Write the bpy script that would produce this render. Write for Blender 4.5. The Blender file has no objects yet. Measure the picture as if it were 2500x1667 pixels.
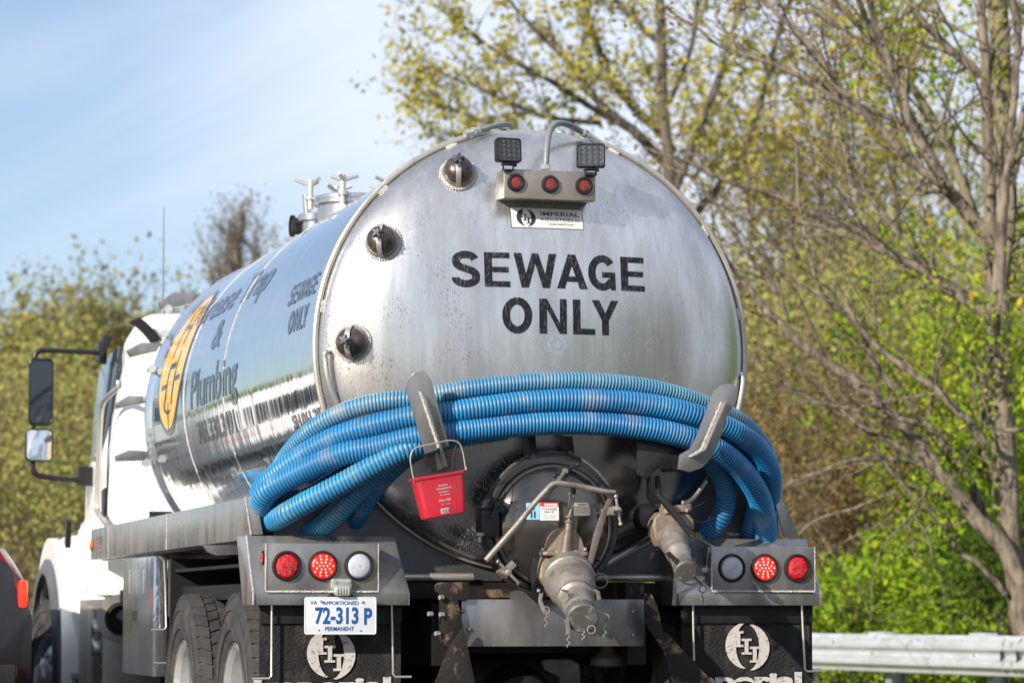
import bpy, bmesh, math, random
import numpy as np
from mathutils import Vector, Matrix

R = math.radians
random.seed(7); np.random.seed(7)
S = bpy.context.scene
COL = S.collection
# ------------------------------------------------------------------ camera, sky, sun, exposure
YAW, PITCH, EYE = 0.26514, 0.08947, 1.0
cd = bpy.data.cameras.new('camera'); cam = bpy.data.objects.new('camera', cd); COL.objects.link(cam)
cam.location = (0, 0, EYE); cam.rotation_euler = (math.pi/2 + PITCH, 0, -YAW)
cd.sensor_width = 36.0; cd.lens = 36*7372.4/2500; cd.clip_start = .1; cd.clip_end = 3000
cd.dof.use_dof = True; cd.dof.focus_distance = 12.75; cd.dof.aperture_fstop = 3.7; cd.dof.aperture_blades = 9
S.camera = cam
SUN_T = Vector((1.45, 1.0, -0.78)).normalized()          # direction the sunlight travels
SUN_EL = math.asin(-SUN_T.z); SUN_AZ = math.atan2(-SUN_T.x, -SUN_T.y)
w = bpy.data.worlds.new('World'); S.world = w; w.use_nodes = True
nt = w.node_tree; nt.nodes.clear()
def N(t, typ, **k):
    n = t.nodes.new(typ)
    for a, b in k.items():
        if a.startswith('i_'):
            n.inputs[a[2:].replace('_', ' ')].default_value = b
        else: setattr(n, a, b)
    return n
sky = N(nt, 'ShaderNodeTexSky', sky_type='NISHITA', sun_disc=False, sun_elevation=SUN_EL, sun_rotation=SUN_AZ,
        altitude=0, air_density=1.0, dust_density=.6, ozone_density=4.0)
tc = N(nt, 'ShaderNodeTexCoord')
e1 = Vector((math.cos(YAW)*.9, -math.sin(YAW)*.9, .42)).normalized()
e2 = Vector((-math.cos(YAW)*.42, math.sin(YAW)*.42, .9)).normalized()
e3 = e1.cross(e2)
def dotn(v):
    n = N(nt, 'ShaderNodeVectorMath', operation='DOT_PRODUCT'); nt.links.new(tc.outputs['Generated'], n.inputs[0]); n.inputs[1].default_value = v; return n.outputs['Value']
cx = N(nt, 'ShaderNodeCombineXYZ')
nt.links.new(dotn(e1*2.6), cx.inputs[0]); nt.links.new(dotn(e2*11), cx.inputs[1]); nt.links.new(dotn(e3*3), cx.inputs[2])
cn = N(nt, 'ShaderNodeTexNoise', i_Scale=1.5, i_Detail=7, i_Roughness=.5, i_Distortion=.5); nt.links.new(cx.outputs[0], cn.inputs['Vector'])
cn2 = N(nt, 'ShaderNodeTexNoise', i_Scale=1.6, i_Detail=2); nt.links.new(tc.outputs['Generated'], cn2.inputs['Vector'])
ad = N(nt, 'ShaderNodeMath', operation='ADD'); nt.links.new(cn.outputs['Fac'], ad.inputs[0]); nt.links.new(cn2.outputs['Fac'], ad.inputs[1])
# a broad brighter veil of cirrus towards the middle of the view
vd = N(nt, 'ShaderNodeMath', operation='MULTIPLY_ADD'); nt.links.new(dotn(Vector((math.cos(YAW), -math.sin(YAW), .0))), vd.inputs[0]); vd.inputs[1].default_value = 2.2; vd.inputs[2].default_value = .12
ad2 = N(nt, 'ShaderNodeMath', operation='ADD'); nt.links.new(ad.outputs[0], ad2.inputs[0])
cl = N(nt, 'ShaderNodeClamp', i_Min=-.16, i_Max=.16); nt.links.new(vd.outputs[0], cl.inputs['Value']); nt.links.new(cl.outputs[0], ad2.inputs[1])
cr = N(nt, 'ShaderNodeMapRange', interpolation_type='SMOOTHSTEP'); cr.inputs['From Min'].default_value = .80; cr.inputs['From Max'].default_value = 1.24
cr.inputs['To Min'].default_value = .22; cr.inputs['To Max'].default_value = .84
nt.links.new(ad2.outputs[0], cr.inputs['Value'])
mx = N(nt, 'ShaderNodeMix', data_type='RGBA'); nt.links.new(cr.outputs[0], mx.inputs[0]); nt.links.new(sky.outputs[0], mx.inputs[6])
mx.inputs[7].default_value = (6.9, 7.4, 8.6, 1)
bg = N(nt, 'ShaderNodeBackground'); bg.inputs['Strength'].default_value = .083
nt.links.new(mx.outputs[2], bg.inputs['Color'])
wo = N(nt, 'ShaderNodeOutputWorld'); nt.links.new(bg.outputs[0], wo.inputs['Surface'])
sl = bpy.data.lights.new('sun', 'SUN'); sl.energy = 5.0; sl.angle = R(.6); sl.color = (1, .9, .76)
so = bpy.data.objects.new('sun', sl); COL.objects.link(so); so.rotation_euler = SUN_T.to_track_quat('-Z', 'Y').to_euler()
so.location = (-30, -20, 30)
vs = S.view_settings; vs.view_transform = 'Standard'; vs.look = 'None'; vs.exposure = 0.72; vs.gamma = 1
try: vs.use_curve_mapping = False
except Exception: pass
S.cycles.use_denoising = True
S.cycles.max_bounces = 8

# ------------------------------------------------------------------ measuring: a pixel seen in the photograph and the real plane it lies on give a point
F = 7372.4
CR = dict(c1=(0,700,1.6214), c2=(550,1150,3.0333), c3=(950,900,2.0444), c4=(1550,1150,3.0327), c5=(350,400,2.6127), c6=(800,260,2.24),
          c7=(350,600,2.24), c8=(1150,280,4.9), b5=(1150,1080,3.2673), b6=(0,1250,3.76), b2=(1800,800,1.8086), b1=(1600,0,1.7422),
          b3=(950,0,3.136), b4=(0,350,3.1357), v=(0,0,.9408), s=(0,0,1.0))
_cp, _sp, _cy, _sy = math.cos(PITCH), math.sin(PITCH), math.cos(YAW), math.sin(YAW)
FW, RT, UP = Vector((_sy*_cp, _cy*_cp, _sp)), Vector((_cy, -_sy, 0)), Vector((-_sy*_sp, -_cy*_sp, _cp))
def W(c, x, y, Y=None, X=None, Z=None, D=None):
    ox, oy, s = CR[c]
    d = FW + RT*((ox+x/s-1250)/F) - UP*((oy+y/s-833.5)/F)
    t = Y/d.y if Y is not None else X/d.x if X is not None else (Z-EYE)/d.z if Z is not None else D
    return Vector((0, 0, EYE)) + d*t

# ------------------------------------------------------------------ object helpers
def tag(o, label=None, cat=None, group=None, kind=None):
    if label: o['label'] = label
    if cat: o['category'] = cat
    if group: o['group'] = group
    if kind: o['kind'] = kind
    return o
def empty(name, loc, label=None, cat=None, group=None):
    o = bpy.data.objects.new(name, None); COL.objects.link(o); o.location = loc; o.empty_display_size = .2
    return tag(o, label, cat, group)
def setparent(o, p):
    o.parent = p
    if p is not None:
        loc = Vector((0, 0, 0)); q = p
        while q is not None: loc += q.location+q.matrix_parent_inverse.translation; q = q.parent
        o.matrix_parent_inverse = Matrix.Translation(-loc)
class MB:
    def __init__(s): s.v = []; s.f = []; s.m = []; s.mi = 0
    def add(s, vs, fs):
        b = len(s.v); s.v += [tuple(v) for v in vs]; s.f += [tuple(b+i for i in f) for f in fs]; s.m += [s.mi]*len(fs); return s
    def box(s, c, size, rot=None):
        c = Vector(c); h = [a/2 for a in size]
        P = [Vector((x*h[0], y*h[1], z*h[2])) for x in (-1, 1) for y in (-1, 1) for z in (-1, 1)]
        if rot is not None: P = [rot @ p for p in P]
        return s.add([c+p for p in P], [(0,1,3,2), (4,6,7,5), (0,4,5,1), (2,3,7,6), (0,2,6,4), (1,5,7,3)])
    def bx(s, x0, x1, y0, y1, z0, z1): return s.box(((x0+x1)/2, (y0+y1)/2, (z0+z1)/2), (abs(x1-x0), abs(y1-y0), abs(z1-z0)))
    def prism(s, poly, vec):
        n = len(poly); vec = Vector(vec); poly = [Vector(p) for p in poly]
        fs = [tuple(range(n)), tuple(range(2*n-1, n-1, -1))] + [(i, i+n, (i+1) % n+n, (i+1) % n) for i in range(n)]
        return s.add(poly + [p+vec for p in poly], fs)
    def loft(s, secs, closed=True, caps=True):
        n = len(secs[0]); V = [p for sec in secs for p in sec]; fs = []
        for i in range(len(secs)-1):
            for j in range(n if closed else n-1):
                k = (j+1) % n; fs.append((i*n+j, i*n+k, (i+1)*n+k, (i+1)*n+j))
        if caps and closed: fs += [tuple(range(n-1, -1, -1)), tuple((len(secs)-1)*n+j for j in range(n))]
        return s.add(V, fs)
    def tube(s, pts, r, n=12, caps=True, smooth=0, flat=1.0):
        pts = [Vector(p) for p in pts]
        if smooth: pts = spline(pts, smooth)
        rr = r if hasattr(r, '__len__') else [r]*len(pts)
        if len(rr) != len(pts): rr = list(np.interp(np.linspace(0, 1, len(pts)), np.linspace(0, 1, len(rr)), rr))
        secs = []; up = None
        for i, p in enumerate(pts):
            t = (pts[min(i+1, len(pts)-1)]-pts[max(i-1, 0)]).normalized()
            if up is None:
                a = Vector((0, 0, 1)) if abs(t.z) < .9 else Vector((1, 0, 0)); up = (a-t*a.dot(t)).normalized()
            else:
                up = (up-t*up.dot(t)); up = up.normalized() if up.length > 1e-6 else Vector((0, 0, 1))
            q = t.cross(up)
            secs.append([p+(up*math.cos(2*math.pi*j/n)*flat+q*math.sin(2*math.pi*j/n))*rr[i] for j in range(n)])
        return s.loft(secs, True, caps)
    def lathe(s, prof, o, axis, n=32, caps=False, a0=0, a1=2*math.pi):
        ax = Vector(axis).normalized(); o = Vector(o)
        a = Vector((0, 0, 1)) if abs(ax.z) < .9 else Vector((1, 0, 0)); u = (a-ax*a.dot(ax)).normalized(); v = ax.cross(u)
        full = abs(a1-a0-2*math.pi) < 1e-6
        m = n if full else n+1
        secs = [[o+ax*h+(u*math.cos(a0+(a1-a0)*j/n)+v*math.sin(a0+(a1-a0)*j/n))*max(r, 1e-5) for j in range(m)] for r, h in prof]
        s.loft(secs, full, caps); return s
    def cyl(s, p0, p1, r, n=20, r1=None):
        p0 = Vector(p0); p1 = Vector(p1); r1 = r if r1 is None else r1
        return s.lathe([(1e-5, 0), (r, 0), (r1, (p1-p0).length), (1e-5, (p1-p0).length)], p0, p1-p0, n)
    def torus(s, c, axis, Rr, r, n=32, m=8, a0=0, a1=2*math.pi):
        prof = [(Rr+r*math.cos(2*math.pi*k/m), r*math.sin(2*math.pi*k/m)) for k in range(m+1)]
        return s.lathe(prof, c, axis, n, a0=a0, a1=a1)
    def build(s, name, mat, parent=None, bevel=0, smooth=35, segs=2, double=True):
        me = bpy.data.meshes.new(name)
        me.from_pydata(s.v, [], s.f)
        for m_ in (mat if isinstance(mat, (list, tuple)) else [mat]): me.materials.append(m_)
        if any(s.m): me.polygons.foreach_set('material_index', s.m)
        bm = bmesh.new(); bm.from_mesh(me)
        if double: bmesh.ops.remove_doubles(bm, verts=bm.verts, dist=1e-5)
        bmesh.ops.recalc_face_normals(bm, faces=bm.faces)
        if bevel:
            es = [e for e in bm.edges if len(e.link_faces) == 2 and e.calc_face_angle(0) > R(28)]
            if es: bmesh.ops.bevel(bm, geom=es, offset=bevel, segments=segs, affect='EDGES', profile=.6, clamp_overlap=True)
        bm.to_mesh(me); bm.free()
        if smooth:
            me.polygons.foreach_set('use_smooth', [True]*len(me.polygons)); me.set_sharp_from_angle(angle=R(smooth))
        o = bpy.data.objects.new(name, me); COL.objects.link(o)
        if parent is not None: setparent(o, parent)
        return o
def spline(pts, k=8):
    pts = [Vector(p) for p in pts]; out = []
    P = [pts[0]*2-pts[1]] + pts + [pts[-1]*2-pts[-2]]
    for i in range(1, len(P)-2):
        a, b, c, d = P[i-1], P[i], P[i+1], P[i+2]
        for j in range(k):
            t = j/k
            out.append(.5*((2*b)+(c-a)*t+(2*a-5*b+4*c-d)*t*t+(3*b-a-3*c+d)*t**3))
    out.append(pts[-1]); return out

# ------------------------------------------------------------------ materials
def M(name, col, rough=.5, metal=0, var=.0, vs_=8.0, vsc=(1, 1, 1), bump=0, bs=60.0, rvar=0, spec=.5, coat=0, emit=None, es=0, col2=None, thr=None, trans=0, bsc=(1, 1, 1), aniso=0, ior=None):
    m = bpy.data.materials.new(name); m.use_nodes = True; t = m.node_tree; b = t.nodes['Principled BSDF']
    c = list(col)+[1]; b.inputs['Base Color'].default_value = c; b.inputs['Roughness'].default_value = rough; b.inputs['Metallic'].default_value = metal
    b.inputs['Specular IOR Level'].default_value = spec; b.inputs['Coat Weight'].default_value = coat; b.inputs['Coat Roughness'].default_value = .06
    b.inputs['Transmission Weight'].default_value = trans
    if ior: b.inputs['IOR'].default_value = ior
    if aniso: b.inputs['Anisotropic'].default_value = aniso
    tcn = N(t, 'ShaderNodeTexCoord')
    def noise(sc, scale, detail=5, ro=.6):
        mp = N(t, 'ShaderNodeMapping'); mp.inputs['Scale'].default_value = sc; t.links.new(tcn.outputs['Object'], mp.inputs[0])
        n = N(t, 'ShaderNodeTexNoise', i_Scale=scale, i_Detail=detail, i_Roughness=ro); t.links.new(mp.outputs[0], n.inputs['Vector']); return n.outputs['Fac']
    if var or col2:
        f = noise(vsc, vs_)
        mr = N(t, 'ShaderNodeMapRange'); lo, hi = thr or (.3, .7); mr.inputs['From Min'].default_value = lo; mr.inputs['From Max'].default_value = hi
        t.links.new(f, mr.inputs['Value'])
        mi = N(t, 'ShaderNodeMix', data_type='RGBA'); t.links.new(mr.outputs[0], mi.inputs[0])
        mi.inputs[6].default_value = [a*(1-var) for a in col]+[1]; mi.inputs[7].default_value = (list(col2) if col2 else [min(1, a*(1+var)) for a in col])+[1]
        t.links.new(mi.outputs[2], b.inputs['Base Color'])
        if rvar:
            r2 = N(t, 'ShaderNodeMapRange'); r2.inputs['To Min'].default_value = rough-rvar; r2.inputs['To Max'].default_value = rough+rvar
            t.links.new(mr.outputs[0], r2.inputs['Value']); t.links.new(r2.outputs[0], b.inputs['Roughness'])
    if bump:
        bn = N(t, 'ShaderNodeBump'); bn.inputs['Strength'].default_value = bump; bn.inputs['Distance'].default_value = .01
        t.links.new(noise(bsc, bs), bn.inputs['Height']); t.links.new(bn.outputs[0], b.inputs['Normal'])
    if emit: b.inputs['Emission Color'].default_value = list(emit)+[1]; b.inputs['Emission Strength'].default_value = es
    return m
def head_material():
    m = M('satin_steel_head', (.55, .56, .575), .30, .82, var=.2, vs_=3, vsc=(3, 3, .8), rvar=.06)
    t = m.node_tree; b = t.nodes['Principled BSDF']; prev = b.inputs['Base Color'].links[0].from_socket
    tcn = N(t, 'ShaderNodeTexCoord')
    def nz(sc, scale, d=3, ro=.55, dist=0):
        mp = N(t, 'ShaderNodeMapping'); mp.inputs['Scale'].default_value = sc; t.links.new(tcn.outputs['Object'], mp.inputs[0])
        n = N(t, 'ShaderNodeTexNoise', i_Scale=scale, i_Detail=d, i_Roughness=ro, i_Distortion=dist); t.links.new(mp.outputs[0], n.inputs['Vector']); return n.outputs['Fac']
    def mrange(s, a, c, lo=0., hi=1.):
        n = N(t, 'ShaderNodeMapRange'); n.inputs['From Min'].default_value = a; n.inputs['From Max'].default_value = c
        n.inputs['To Min'].default_value = lo; n.inputs['To Max'].default_value = hi; t.links.new(s, n.inputs['Value']); return n.outputs[0]
    def mul(a, c):
        n = N(t, 'ShaderNodeMath', operation='MULTIPLY'); t.links.new(a, n.inputs[0]); t.links.new(c, n.inputs[1]); return n.outputs[0]
    # splashed dirt specks: short vertical dabs, densest on the lower left of the head
    speck = mrange(nz((1, 1, .36), 210, 2, .5), .595, .645)
    sp = N(t, 'ShaderNodeSeparateXYZ'); t.links.new(tcn.outputs['Object'], sp.inputs[0])
    left = mrange(sp.outputs[0], 4.1, 2.8, .25, 1.0)
    low = mrange(sp.outputs[2], 2.9, 2.55, .25, 1.0)
    area = mul(mul(mrange(nz((1, 1, 1), 5, 3), .38, .6), left), low)
    f1 = mul(speck, area)
    haze = mul(mrange(nz((1.3, 1, .4), 9, 4), .42, .7, 0, .5), left)
    runs = mrange(nz((14, 14, .5), 3.5, 3), .45, .75, 0, .32)
    def mixc(f, col):
        nonlocal prev
        n = N(t, 'ShaderNodeMix', data_type='RGBA'); t.links.new(f, n.inputs[0]); t.links.new(prev, n.inputs[6]); n.inputs[7].default_value = col; prev = n.outputs[2]
    mixc(haze, (.5, .47, .43, 1)); mixc(runs, (.36, .34, .31, 1)); mixc(f1, (.035, .026, .02, 1))
    t.links.new(prev, b.inputs['Base Color'])
    unshaded = mrange(sp.outputs[2], 1.62, 1.95)                       # lower steel glossier, with the shade below the hoses put into its colour
    mt = N(t, 'ShaderNodeMapRange'); mt.inputs['To Min'].default_value = .97; mt.inputs['To Max'].default_value = .88; t.links.new(unshaded, mt.inputs['Value'])
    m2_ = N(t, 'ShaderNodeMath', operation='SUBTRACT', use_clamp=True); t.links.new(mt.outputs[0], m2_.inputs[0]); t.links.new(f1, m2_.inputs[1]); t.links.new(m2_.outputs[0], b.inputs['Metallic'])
    rt = N(t, 'ShaderNodeMapRange'); rt.inputs['To Min'].default_value = .20; rt.inputs['To Max'].default_value = .27; t.links.new(unshaded, rt.inputs['Value']); t.links.new(rt.outputs[0], b.inputs['Roughness'])
    fm_ = N(t, 'ShaderNodeMix', data_type='RGBA'); t.links.new(unshaded, fm_.inputs[0]); fm_.inputs[6].default_value = (.36, .36, .38, 1); t.links.new(prev, fm_.inputs[7]); t.links.new(fm_.outputs[2], b.inputs['Base Color'])
    bn = N(t, 'ShaderNodeBump'); bn.inputs['Strength'].default_value = .05; bn.inputs['Distance'].default_value = .01
    t.links.new(nz((60, 60, 1.5), 8, 3), bn.inputs['Height'])
    bn2 = N(t, 'ShaderNodeBump'); bn2.inputs['Strength'].default_value = .25; bn2.inputs['Distance'].default_value = .012
    t.links.new(nz((1, 1, 1), 2.6, 2), bn2.inputs['Height']); t.links.new(bn.outputs[0], bn2.inputs['Normal']); t.links.new(bn2.outputs[0], b.inputs['Normal'])
    return m
def shell_material():
    m = M('polished_steel_shell', (.74, .76, .78), .07, 1, var=.03, vs_=4)
    t = m.node_tree; b = t.nodes['Principled BSDF']; tcn = N(t, 'ShaderNodeTexCoord')
    mp = N(t, 'ShaderNodeMapping'); mp.inputs['Scale'].default_value = (1, 3.0, .8); t.links.new(tcn.outputs['Object'], mp.inputs[0])
    n1 = N(t, 'ShaderNodeTexNoise', i_Scale=2.2, i_Detail=2, i_Roughness=.5); t.links.new(mp.outputs[0], n1.inputs['Vector'])
    bn = N(t, 'ShaderNodeBump'); bn.inputs['Strength'].default_value = .10; bn.inputs['Distance'].default_value = .02; t.links.new(n1.outputs['Fac'], bn.inputs['Height'])
    t.links.new(bn.outputs[0], b.inputs['Normal'])
    # grey water runs and road film on the lower half
    mp2 = N(t, 'ShaderNodeMapping'); mp2.inputs['Scale'].default_value = (1, 26, .7); t.links.new(tcn.outputs['Object'], mp2.inputs[0])
    n2 = N(t, 'ShaderNodeTexNoise', i_Scale=1.6, i_Detail=4); t.links.new(mp2.outputs[0], n2.inputs['Vector'])
    r2 = N(t, 'ShaderNodeMapRange'); r2.inputs['From Min'].default_value = .45; r2.inputs['From Max'].default_value = .75; r2.inputs['To Min'].default_value = .05; r2.inputs['To Max'].default_value = .2
    t.links.new(n2.outputs['Fac'], r2.inputs['Value']); t.links.new(r2.outputs[0], b.inputs['Roughness'])
    return m
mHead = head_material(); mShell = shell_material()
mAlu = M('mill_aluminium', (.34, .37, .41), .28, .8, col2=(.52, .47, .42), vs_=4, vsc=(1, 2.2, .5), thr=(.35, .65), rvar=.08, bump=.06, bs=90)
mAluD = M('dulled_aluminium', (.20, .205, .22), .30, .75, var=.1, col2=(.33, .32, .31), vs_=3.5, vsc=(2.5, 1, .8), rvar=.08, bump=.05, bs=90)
mPol = M('bright_sheet_metal', (.52, .57, .64), .14, .9, var=.06, vs_=3, bump=1, bs=4.0, bsc=(1, 1.6, .6))
mSteel = M('brushed_stainless', (.48, .455, .42), .32, .68, var=.12, vs_=5, vsc=(6, 1, 1), rvar=.06)
mWeld = M('weld_bead', (.62, .61, .59), .4, .9, bump=.9, bs=220)
mWeldD = M('dark_weld_bead', (.16, .16, .16), .5, .7, bump=.9, bs=220)
mDark = M('dirty_dark_steel', (.016, .017, .019), .38, .3, var=.4, vs_=7, rvar=.1, bump=.1, bs=50)
mFrame = M('black_frame_paint', (.009, .009, .010), .55, 0, spec=.3, var=.4, vs_=14, bump=.1, bs=60)
mRust = M('rusty_black_paint', (.012, .011, .011), .7, 0, spec=.3, col2=(.20, .13, .08), vs_=11, thr=(.52, .66), bump=.5, bs=45)
mRub = M('black_rubber', (.010, .010, .011), .6, 0, spec=.3, var=.35, vs_=10, bump=.15, bs=120)
mFlap = M('mudflap_rubber', (.008, .008, .009), .7, 0, spec=.3, col2=(.05, .044, .038), vs_=16, vsc=(1, 1, .6), thr=(.5, .8), bump=.8, bs=110)
mTyre = M('tyre_rubber', (.030, .030, .032), .7, 0, spec=.3, vs_=9, col2=(.065, .062, .058), thr=(.45, .75), bump=.08, bs=120)
mRim = M('white_steel_rim', (.42, .43, .44), .38, .5, var=.2, vs_=9, rvar=.1)
mRedL = M('red_lens', (.42, .006, .010), .12, 0, var=.45, vs_=50, thr=(.4, .6), bump=.8, bs=120, spec=.6)
mRedLit = M('lit_red_lens', (.75, .01, .008), .2, 0, emit=(1, .015, .01), es=.85)
mLed = M('lit_led', (1, .5, .45), .3, 0, emit=(1, .42, .34), es=2.2)
mLedR = M('lit_led_ring', (1, .06, .04), .3, 0, emit=(1, .05, .03), es=1.3)
mDRedL = M('dusty_red_lens', (.30, .012, .014), .45, 0, col2=(.10, .02, .02), vs_=160, thr=(.42, .58), bump=1, bs=200)
mClear = M('clear_reverse_lens', (.40, .42, .50), .14, .0, var=.12, vs_=22, spec=.8, bump=.3, bs=40)
mPlate = M('plate_white', (.56, .60, .65), .35, 0, var=.06, vs_=14)
mBlueT = M('plate_blue', (.012, .06, .24), .4)
mBlk = M('black_vinyl', (.006, .008, .012), .42, 0, spec=.25, col2=(.11, .10, .095), vs_=150, vsc=(1, 1, .3), thr=(.54, .72))
mBlkG = M('gloss_vinyl', (.010, .016, .028), .16, 0, spec=.5, coat=.15)
mOr = M('orange_vinyl', (.85, .43, .015), .2, 0, spec=.6, coat=.3)
mWhite = M('white_truck_paint', (.76, .76, .75), .25, 0, var=.02, vs_=4, coat=.4)
mGlass = M('dark_cab_glass', (.02, .026, .032), .04, 0, spec=.8)
mGlassB = M('mirror_glass', (.08, .085, .09), .03, 1)
mMirr = M('spot_mirror_glass', (.8, .82, .84), .02, 1)
mPlas = M('black_plastic', (.011, .011, .012), .4, 0, spec=.35, var=.2, vs_=12)
mFlare = M('grey_flare_plastic', (.07, .075, .08), .4, 0, var=.25, vs_=6)
mCap = M('dirty_sight_glass', (.028, .021, .019), .30, 0, col2=(.10, .065, .05), vs_=26, thr=(.5, .72), spec=.8, bump=.1, bs=50)
mKnob = M('knob_plastic', (.035, .04, .048), .4)
mStrap = M('stainless_strap', (.50, .47, .44), .34, .6, var=.1, vs_=9)
mConduit = M('grey_conduit', (.16, .175, .19), .42, 0, var=.12, vs_=20, bump=.1, bs=60)
mZinc = M('zinc_fitting', (.55, .55, .52), .3, .7)
mValve = M('dusty_valve_casting', (.21, .165, .125), .62, .2, col2=(.075, .06, .05), vs_=12, thr=(.48, .72), bump=.3, bs=70)
mAluV = M('scuffed_coupling', (.29, .265, .24), .42, .6, col2=(.12, .10, .08), vs_=12, thr=(.5, .75), bump=.2, bs=50)
mCapEnd = M('worn_end_cap', (.10, .098, .095), .6, .3, col2=(.30, .29, .27), vs_=30, thr=(.55, .72))
mBucket = M('red_bucket_plastic', (.42, .012, .032), .45, 0, col2=(.24, .03, .035), vs_=9, thr=(.45, .75), bump=.08, bs=30)
mWht = M('white_print', (.75, .75, .75), .5)
mWhtR = M('worn_white_print', (.42, .40, .38), .6, 0, col2=(.12, .115, .11), vs_=60, thr=(.54, .68))
mStk = M('sticker_stock', (.62, .62, .60), .4, .1, var=.05, vs_=20)
mStkRed = M('sticker_red', (.55, .03, .03), .4)
mStkBlue = M('sticker_blue', (.2, .42, .62), .4)
mStkTan = M('faded_sticker', (.36, .30, .24), .5)
mInk = M('ink', (.02, .02, .025), .5)
mGalv = M('galvanised_rail', (.50, .53, .57), .45, .35, col2=(.34, .34, .33), vs_=3, vsc=(1, 1, 4), thr=(.45, .8), rvar=.05)
mGreen = M('green_gasket', (.01, .22, .16), .4)
mTail = M('lit_tail_lamp', (.7, .02, .01), .2, 0, emit=(1, .05, .02), es=.5)

# ------------------------------------------------------------------ flat lettering and marks: made as meshes in a local (a, b) plane and laid on a surface
def text_mb(body, height, width=None, bold=.0, font_space=1.0, mb=None, at=(0, 0), cut=None, align='L', shear=0, slope=0):
    """outline letters (built-in font) -> list of (verts2d, faces); height = cap height"""
    cu = bpy.data.curves.new('lettering', 'FONT'); cu.body = body; cu.size = 1; cu.offset = bold; cu.space_character = font_space; cu.resolution_u = 4; cu.shear = shear
    ob = bpy.data.objects.new('lettering', cu); COL.objects.link(ob)
    dg = bpy.context.evaluated_depsgraph_get(); dg.update()
    me = bpy.data.meshes.new_from_object(ob.evaluated_get(dg))
    bm = bmesh.new(); bm.from_mesh(me)
    bpy.data.objects.remove(ob); bpy.data.curves.remove(cu); bpy.data.meshes.remove(me)
    xs = [v.co.x for v in bm.verts]; x0, x1 = min(xs), max(xs)
    k = height/.70
    kx = k if width is None else width/(x1-x0)
    for v in bm.verts: v.co = Vector(((v.co.x-x0)*kx, v.co.y*k, 0))
    if cut:
        for ax in (0, 1):
            cs = [v.co[ax] for v in bm.verts]; c = math.floor(min(cs)/cut)*cut+cut; mxv = max(cs)
            while c < mxv:
                no = Vector((1, 0, 0)) if ax == 0 else Vector((0, 1, 0))
                bmesh.ops.bisect_plane(bm, geom=bm.verts[:]+bm.edges[:]+bm.faces[:], plane_co=no*c, plane_no=no); c += cut
    off = {'L': 0, 'C': -(x1-x0)*kx/2, 'R': -(x1-x0)*kx}[align]
    bm.verts.ensure_lookup_table()
    V = [(v.co.x+at[0]+off, v.co.y+at[1]+slope*(v.co.x+off)) for v in bm.verts]; Fc = [tuple(v.index for v in f.verts) for f in bm.faces]
    bm.free(); return V, Fc
def lay(mb, vf, mapper): mb.add([mapper(a, b) for a, b in vf[0]], vf[1])
def planar(o, ex, ey):
    o, ex, ey = Vector(o), Vector(ex), Vector(ey)
    return lambda a, b: o+ex*a+ey*b
def stroke(pts, wd, lift=0):
    """a flat-ended stroke of constant width along a 2-D polyline (letters drawn as strokes)"""
    P = [Vector((p[0], p[1])) for p in pts]; n = len(P); L = []; Rr = []
    for i in range(n):
        if i == 0: d = (P[1]-P[0]).normalized(); nn = Vector((-d.y, d.x)); k = 1
        elif i == n-1: d = (P[-1]-P[-2]).normalized(); nn = Vector((-d.y, d.x)); k = 1
        else:
            a = (P[i]-P[i-1]).normalized(); b = (P[i+1]-P[i]).normalized(); na = Vector((-a.y, a.x)); nb = Vector((-b.y, b.x))
            nn = (na+nb).normalized(); k = 1/max(.35, nn.dot(na))
        L.append(P[i]+nn*wd/2*k); Rr.append(P[i]-nn*wd/2*k)
    return [(p.x, p.y) for p in L+Rr], [(i, i+1, n+i+1, n+i) for i in range(n-1)]
def arcp(cx_, cy_, rx, ry, a0, a1, n=14): return [(cx_+rx*math.cos(R(a0+(a1-a0)*i/n)), cy_+ry*math.sin(R(a0+(a1-a0)*i/n))) for i in range(n+1)]
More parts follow.
